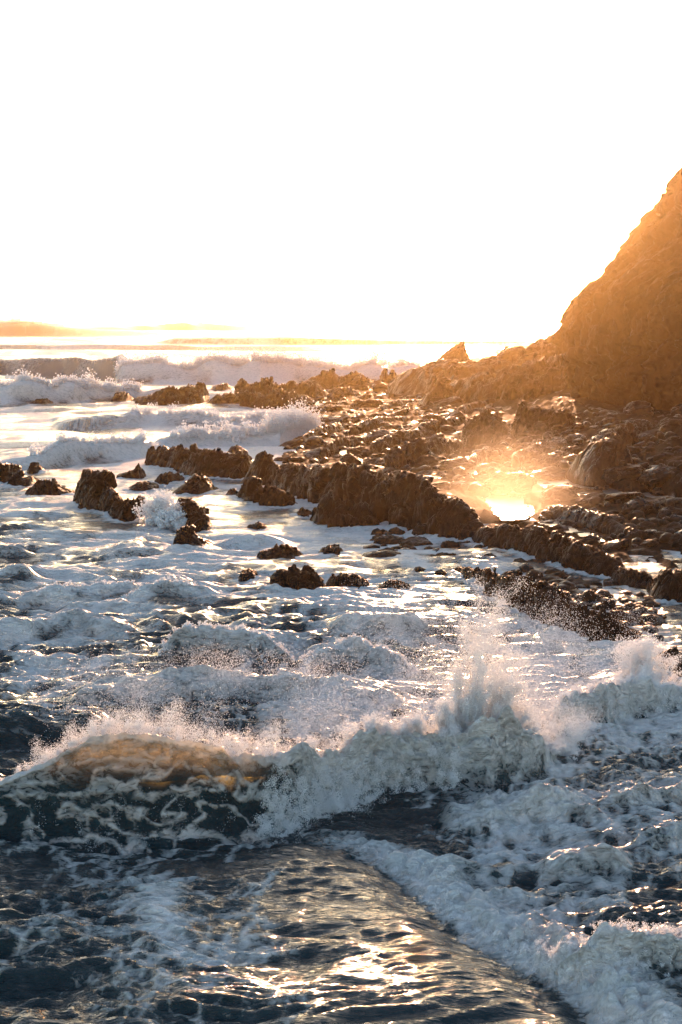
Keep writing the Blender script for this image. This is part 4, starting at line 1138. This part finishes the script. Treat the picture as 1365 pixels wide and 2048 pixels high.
def burst2():
    K = 160
    u = 1282 + _r.normal(size=K) * 26; Y = at(682.5, 1400)[1] + _r.normal(size=K) * .5; X = u_to_X(u, Y)
    v = np.stack([_r.normal(size=K) * .5, _r.normal(size=K) * .5, _r.uniform(2.5, 6.6, K)], 1)
    return jets(np.stack([X, Y, sea_z(X, Y) - .2], 1), v, 280, (0, 1), .14, (.009, .024))
spray('splash', *burst2(), 'small white burst of spray beside the brown weedy rock at the right')
spray('crest_spray', *join(lip(1090, 1420, 240, 160, (.6, 2.2), (-.5, 2), 1.0, .16, (.007, .019), R1), lip(1100, 1420, 120, 130, (.8, 2.8), (0, 4), 1.0, .35, (.005, .013), R1)),
      'spray along the broken wave right of the tall burst')
# thin mist drifting over the froth behind the breaker
def drift(u0, u1, v0, v1, n, h, r, cl=2.2):
    u = _r.uniform(u0, u1, n * 3); v = _r.uniform(v0, v1, n * 3)
    Y = at(682.5, v)[1]; X = u_to_X(u, Y)
    w = np.clip(.5 + 1.1 * fbm2(X / cl, Y / (2 * cl), 4, 180), 0, 1) ** 2 * np.sin(np.pi * (u - u0) / (u1 - u0)) * np.sin(np.pi * (v - v0) / (v1 - v0))
    k = _r.random(n * 3) < w * 1.2
    X, Y = X[k], Y[k]
    z = sea_z(X, Y) + h * _r.random(len(X)) ** 1.8
    return np.stack([X, Y, z], 1), r[0] + (r[1] - r[0]) * _r.random(len(X)) ** 2.5
spray('drifting_spray', *join(drift(40, 1000, 1340, 1520, 110000, 1.2, (.006, .018)), drift(640, 1340, 1230, 1470, 110000, 1.8, (.007, .020))),
      'fine droplets drifting over the froth behind the breaking waves')

# the splash against the rocks on the left
def burst3():
    K = 130
    u = 330 + _r.normal(size=K) * 17; Y = at(682.5, 1052)[1] + _r.normal(size=K) * .8; X = u_to_X(u, Y)
    v = np.stack([_r.normal(size=K) * .8 - .6, _r.normal(size=K) * .6, _r.uniform(1.5, 6.4, K)], 1)
    a = jets(np.stack([X, Y, 0 * X + .2], 1), v, 80, (0, 1), .25, (.03, .07))
    K = 90
    u = 345 + _r.normal(size=K) * 14; Y = at(682.5, 1056)[1] + _r.normal(size=K) * .5; X = u_to_X(u, Y)
    v = np.stack([_r.normal(size=K) * .6, _r.normal(size=K) * .6, _r.uniform(1.5, 4.6, K)], 1)
    b = jets(np.stack([X, Y, 0 * X + .1], 1), v, 120, (0, 1), .18, (.04, .09))
    return join(a, b)
spray('splash', *burst3(), 'sunlit splash bursting against the craggy rock on the left')

# fringes of droplets on the smaller breakers
def fringe(pts, u0, u1, wf, K, n, vz, r, spread=.12, vy=(-.5, 1.5)):
    return lip(u0, u1, K, n, vz, vy, wf, spread, r, pts, jy=.3)
B6 = [(300, 1325, .5), (350, 1325, 1.25), (420, 1322, 1.5), (500, 1324, 1.35), (560, 1330, .9), (610, 1335, .4)]
B7 = [(590, 1345, .5), (640, 1345, 1.15), (700, 1342, 1.3), (770, 1350, .9), (840, 1360, .4)]
B8 = [(230, 1215, .4), (290, 1215, 1.2), (350, 1213, 1.25), (410, 1210, .8), (460, 1206, .3)]
B9 = [(40, 1212, .3), (120, 1210, .9), (200, 1206, 1.1), (270, 1200, .7), (300, 1200, .3)]
spray('crest_spray', *join(fringe(B6, 320, 600, 1.0, 160, 60, (.5, 2.4), (.014, .032)), fringe(B7, 600, 840, 1.2, 120, 60, (.5, 2), (.014, .032)),
                           fringe(B8, 240, 440, 1.3, 90, 45, (.5, 2), (.018, .04)), fringe(B9, 60, 300, 1.4, 80, 45, (.5, 2), (.018, .04))),
      'white droplets fringing the small breakers in the middle distance')
T1 = [(1090, 1990, .4), (1120, 2008, .55), (1190, 2018, .6), (1260, 2012, .75), (1330, 1998, .8), (1420, 1990, .7)]
L1 = [(720, 1738, .3), (790, 1778, .4), (850, 1828, .5), (930, 1890, .5), (1000, 1935, .5), (1080, 1982, .5), (1130, 2020, .5)]
spray('crest_spray', *join(fringe(T1, 1095, 1420, .55, 260, 60, (.5, 2.4), (.006, .016), .08, (-.6, .8)), fringe(L1, 850, 1130, 1.0, 200, 50, (.4, 1.9), (.006, .015), .08, (-.5, .8))),
      'droplets tossed up along the churned edge of the smooth water')

# surf further out
F6 = [(0, 938, 1.5), (80, 934, 1.7), (140, 926, 2.2), (190, 921, 2.1), (280, 916, 2.3), (320, 912, 1.0)]
F7 = [(300, 905, 1.2), (380, 897, 2.0), (470, 893, 2.2), (560, 890, 2.6), (605, 880, 2.0), (640, 878, .8)]
F9 = [(240, 852, .6), (300, 850, 1.9), (400, 853, 2.0), (470, 858, 1.4), (560, 850, 1.6), (610, 846, .6)]
spray('crest_spray', *join(fringe(F6, 60, 320, 3.5, 120, 60, (1, 5), (.05, .10), .35), fringe(F7, 340, 620, 4, 150, 60, (1, 6), (.06, .11), .4),
                           fringe(F7, 540, 640, 4, 80, 90, (3, 9), (.06, .11), .5), fringe(F9, 260, 600, 5, 120, 50, (1, 5), (.06, .12), .4)),
      'spray on the surf breaking behind the long rock wall')
F20 = [(-500, 808, 3.2), (0, 807, 3.3), (90, 806, 3.4), (150, 804, 3.2), (215, 800, 2.4), (290, 796, 1.6)]
F22 = [(225, 762, 5.0), (300, 763, 6.0), (440, 764, 5.3), (520, 764, 6.4), (600, 762, 5.8), (680, 764, 4.8), (780, 764, 5.6), (880, 764, 4.6), (960, 764, 3.0)]
F21 = [(-700, 742, 3.6), (0, 748, 4.2), (120, 752, 4.8), (230, 758, 5.2)]
spray('crest_spray', *join(fringe(F20, -60, 280, 7, 160, 60, (2, 6), (.10, .20), .7), fringe(F22, 235, 900, 10, 420, 60, (2, 7), (.10, .22), 1.0, (0, 6))),
      'white spray along the outer line of broken surf')
F23 = [(-700, 673, 11), (0, 672, 14.6), (40, 672, 15.8), (80, 671.95, 15), (110, 671.9, 12.8), (150, 671.85, 9.8), (200, 671.8, 7.5), (300, 671.7, 5)]
spray('crest_spray', *join(fringe(F23, -60, 40, 60, 60, 50, (2, 9), (.35, .7), 3.0, (10, 60)), fringe(F23, 20, 130, 60, 50, 30, (1, 5), (.35, .7), 2.0, (10, 60)), fringe([(120, 661.6, 6), (340, 661.2, 12), (370, 661.2, 14), (420, 661.1, 12), (560, 661, 7)], 330, 430, 90, 30, 50, (4, 10), (.6, 1.1), 3, (10, 50))),
      'pale plume blowing back off the far swell at the left edge')


# ------------------------------------------------------------------ mist added to make the warm halo round the sun glint
def mist(name, u, v, z, rx, ry, rz, dens, label):
    m = bpy.data.materials.new('mist'); m.use_nodes = True
    nt = m.node_tree; nt.nodes.remove(nt.nodes['Principled BSDF'])
    pv = node(nt, 'ShaderNodeVolumePrincipled'); pv.inputs['Anisotropy'].default_value = .93
    pv.inputs['Color'].default_value = (.98, .90, .78, 1)
    tc = node(nt, 'ShaderNodeTexCoord'); L = nt.links
    ln = node(nt, 'ShaderNodeVectorMath', operation='LENGTH'); L.new(tc.outputs['Object'], ln.inputs[0])
    k = mathn(nt, 'SUBTRACT', 1.0, ln.outputs['Value'], clamp=True)
    k = mathn(nt, 'POWER', k, 2.2)
    L.new(mathn(nt, 'MULTIPLY', k, dens), pv.inputs['Density'])
    L.new(pv.outputs[0], nt.nodes['Material Output'].inputs['Volume'])
    bm = bmesh.new(); bmesh.ops.create_icosphere(bm, subdivisions=4, radius=1.0)
    me = bpy.data.meshes.new(name); bm.to_mesh(me); bm.free(); me.materials.append(m)
    o = bpy.data.objects.new(name, me); COL.objects.link(o)
    X, Y = at(u, v, z); o.location = (X, Y, z); o.scale = (rx, ry, rz)
    tag(o, label, 'mist', kind='stuff')
mist('halo_mist', 1015, 1018, 1.0, 8.5, 10, 8.0, .021, 'mist added for the warm halo round the blazing pool')
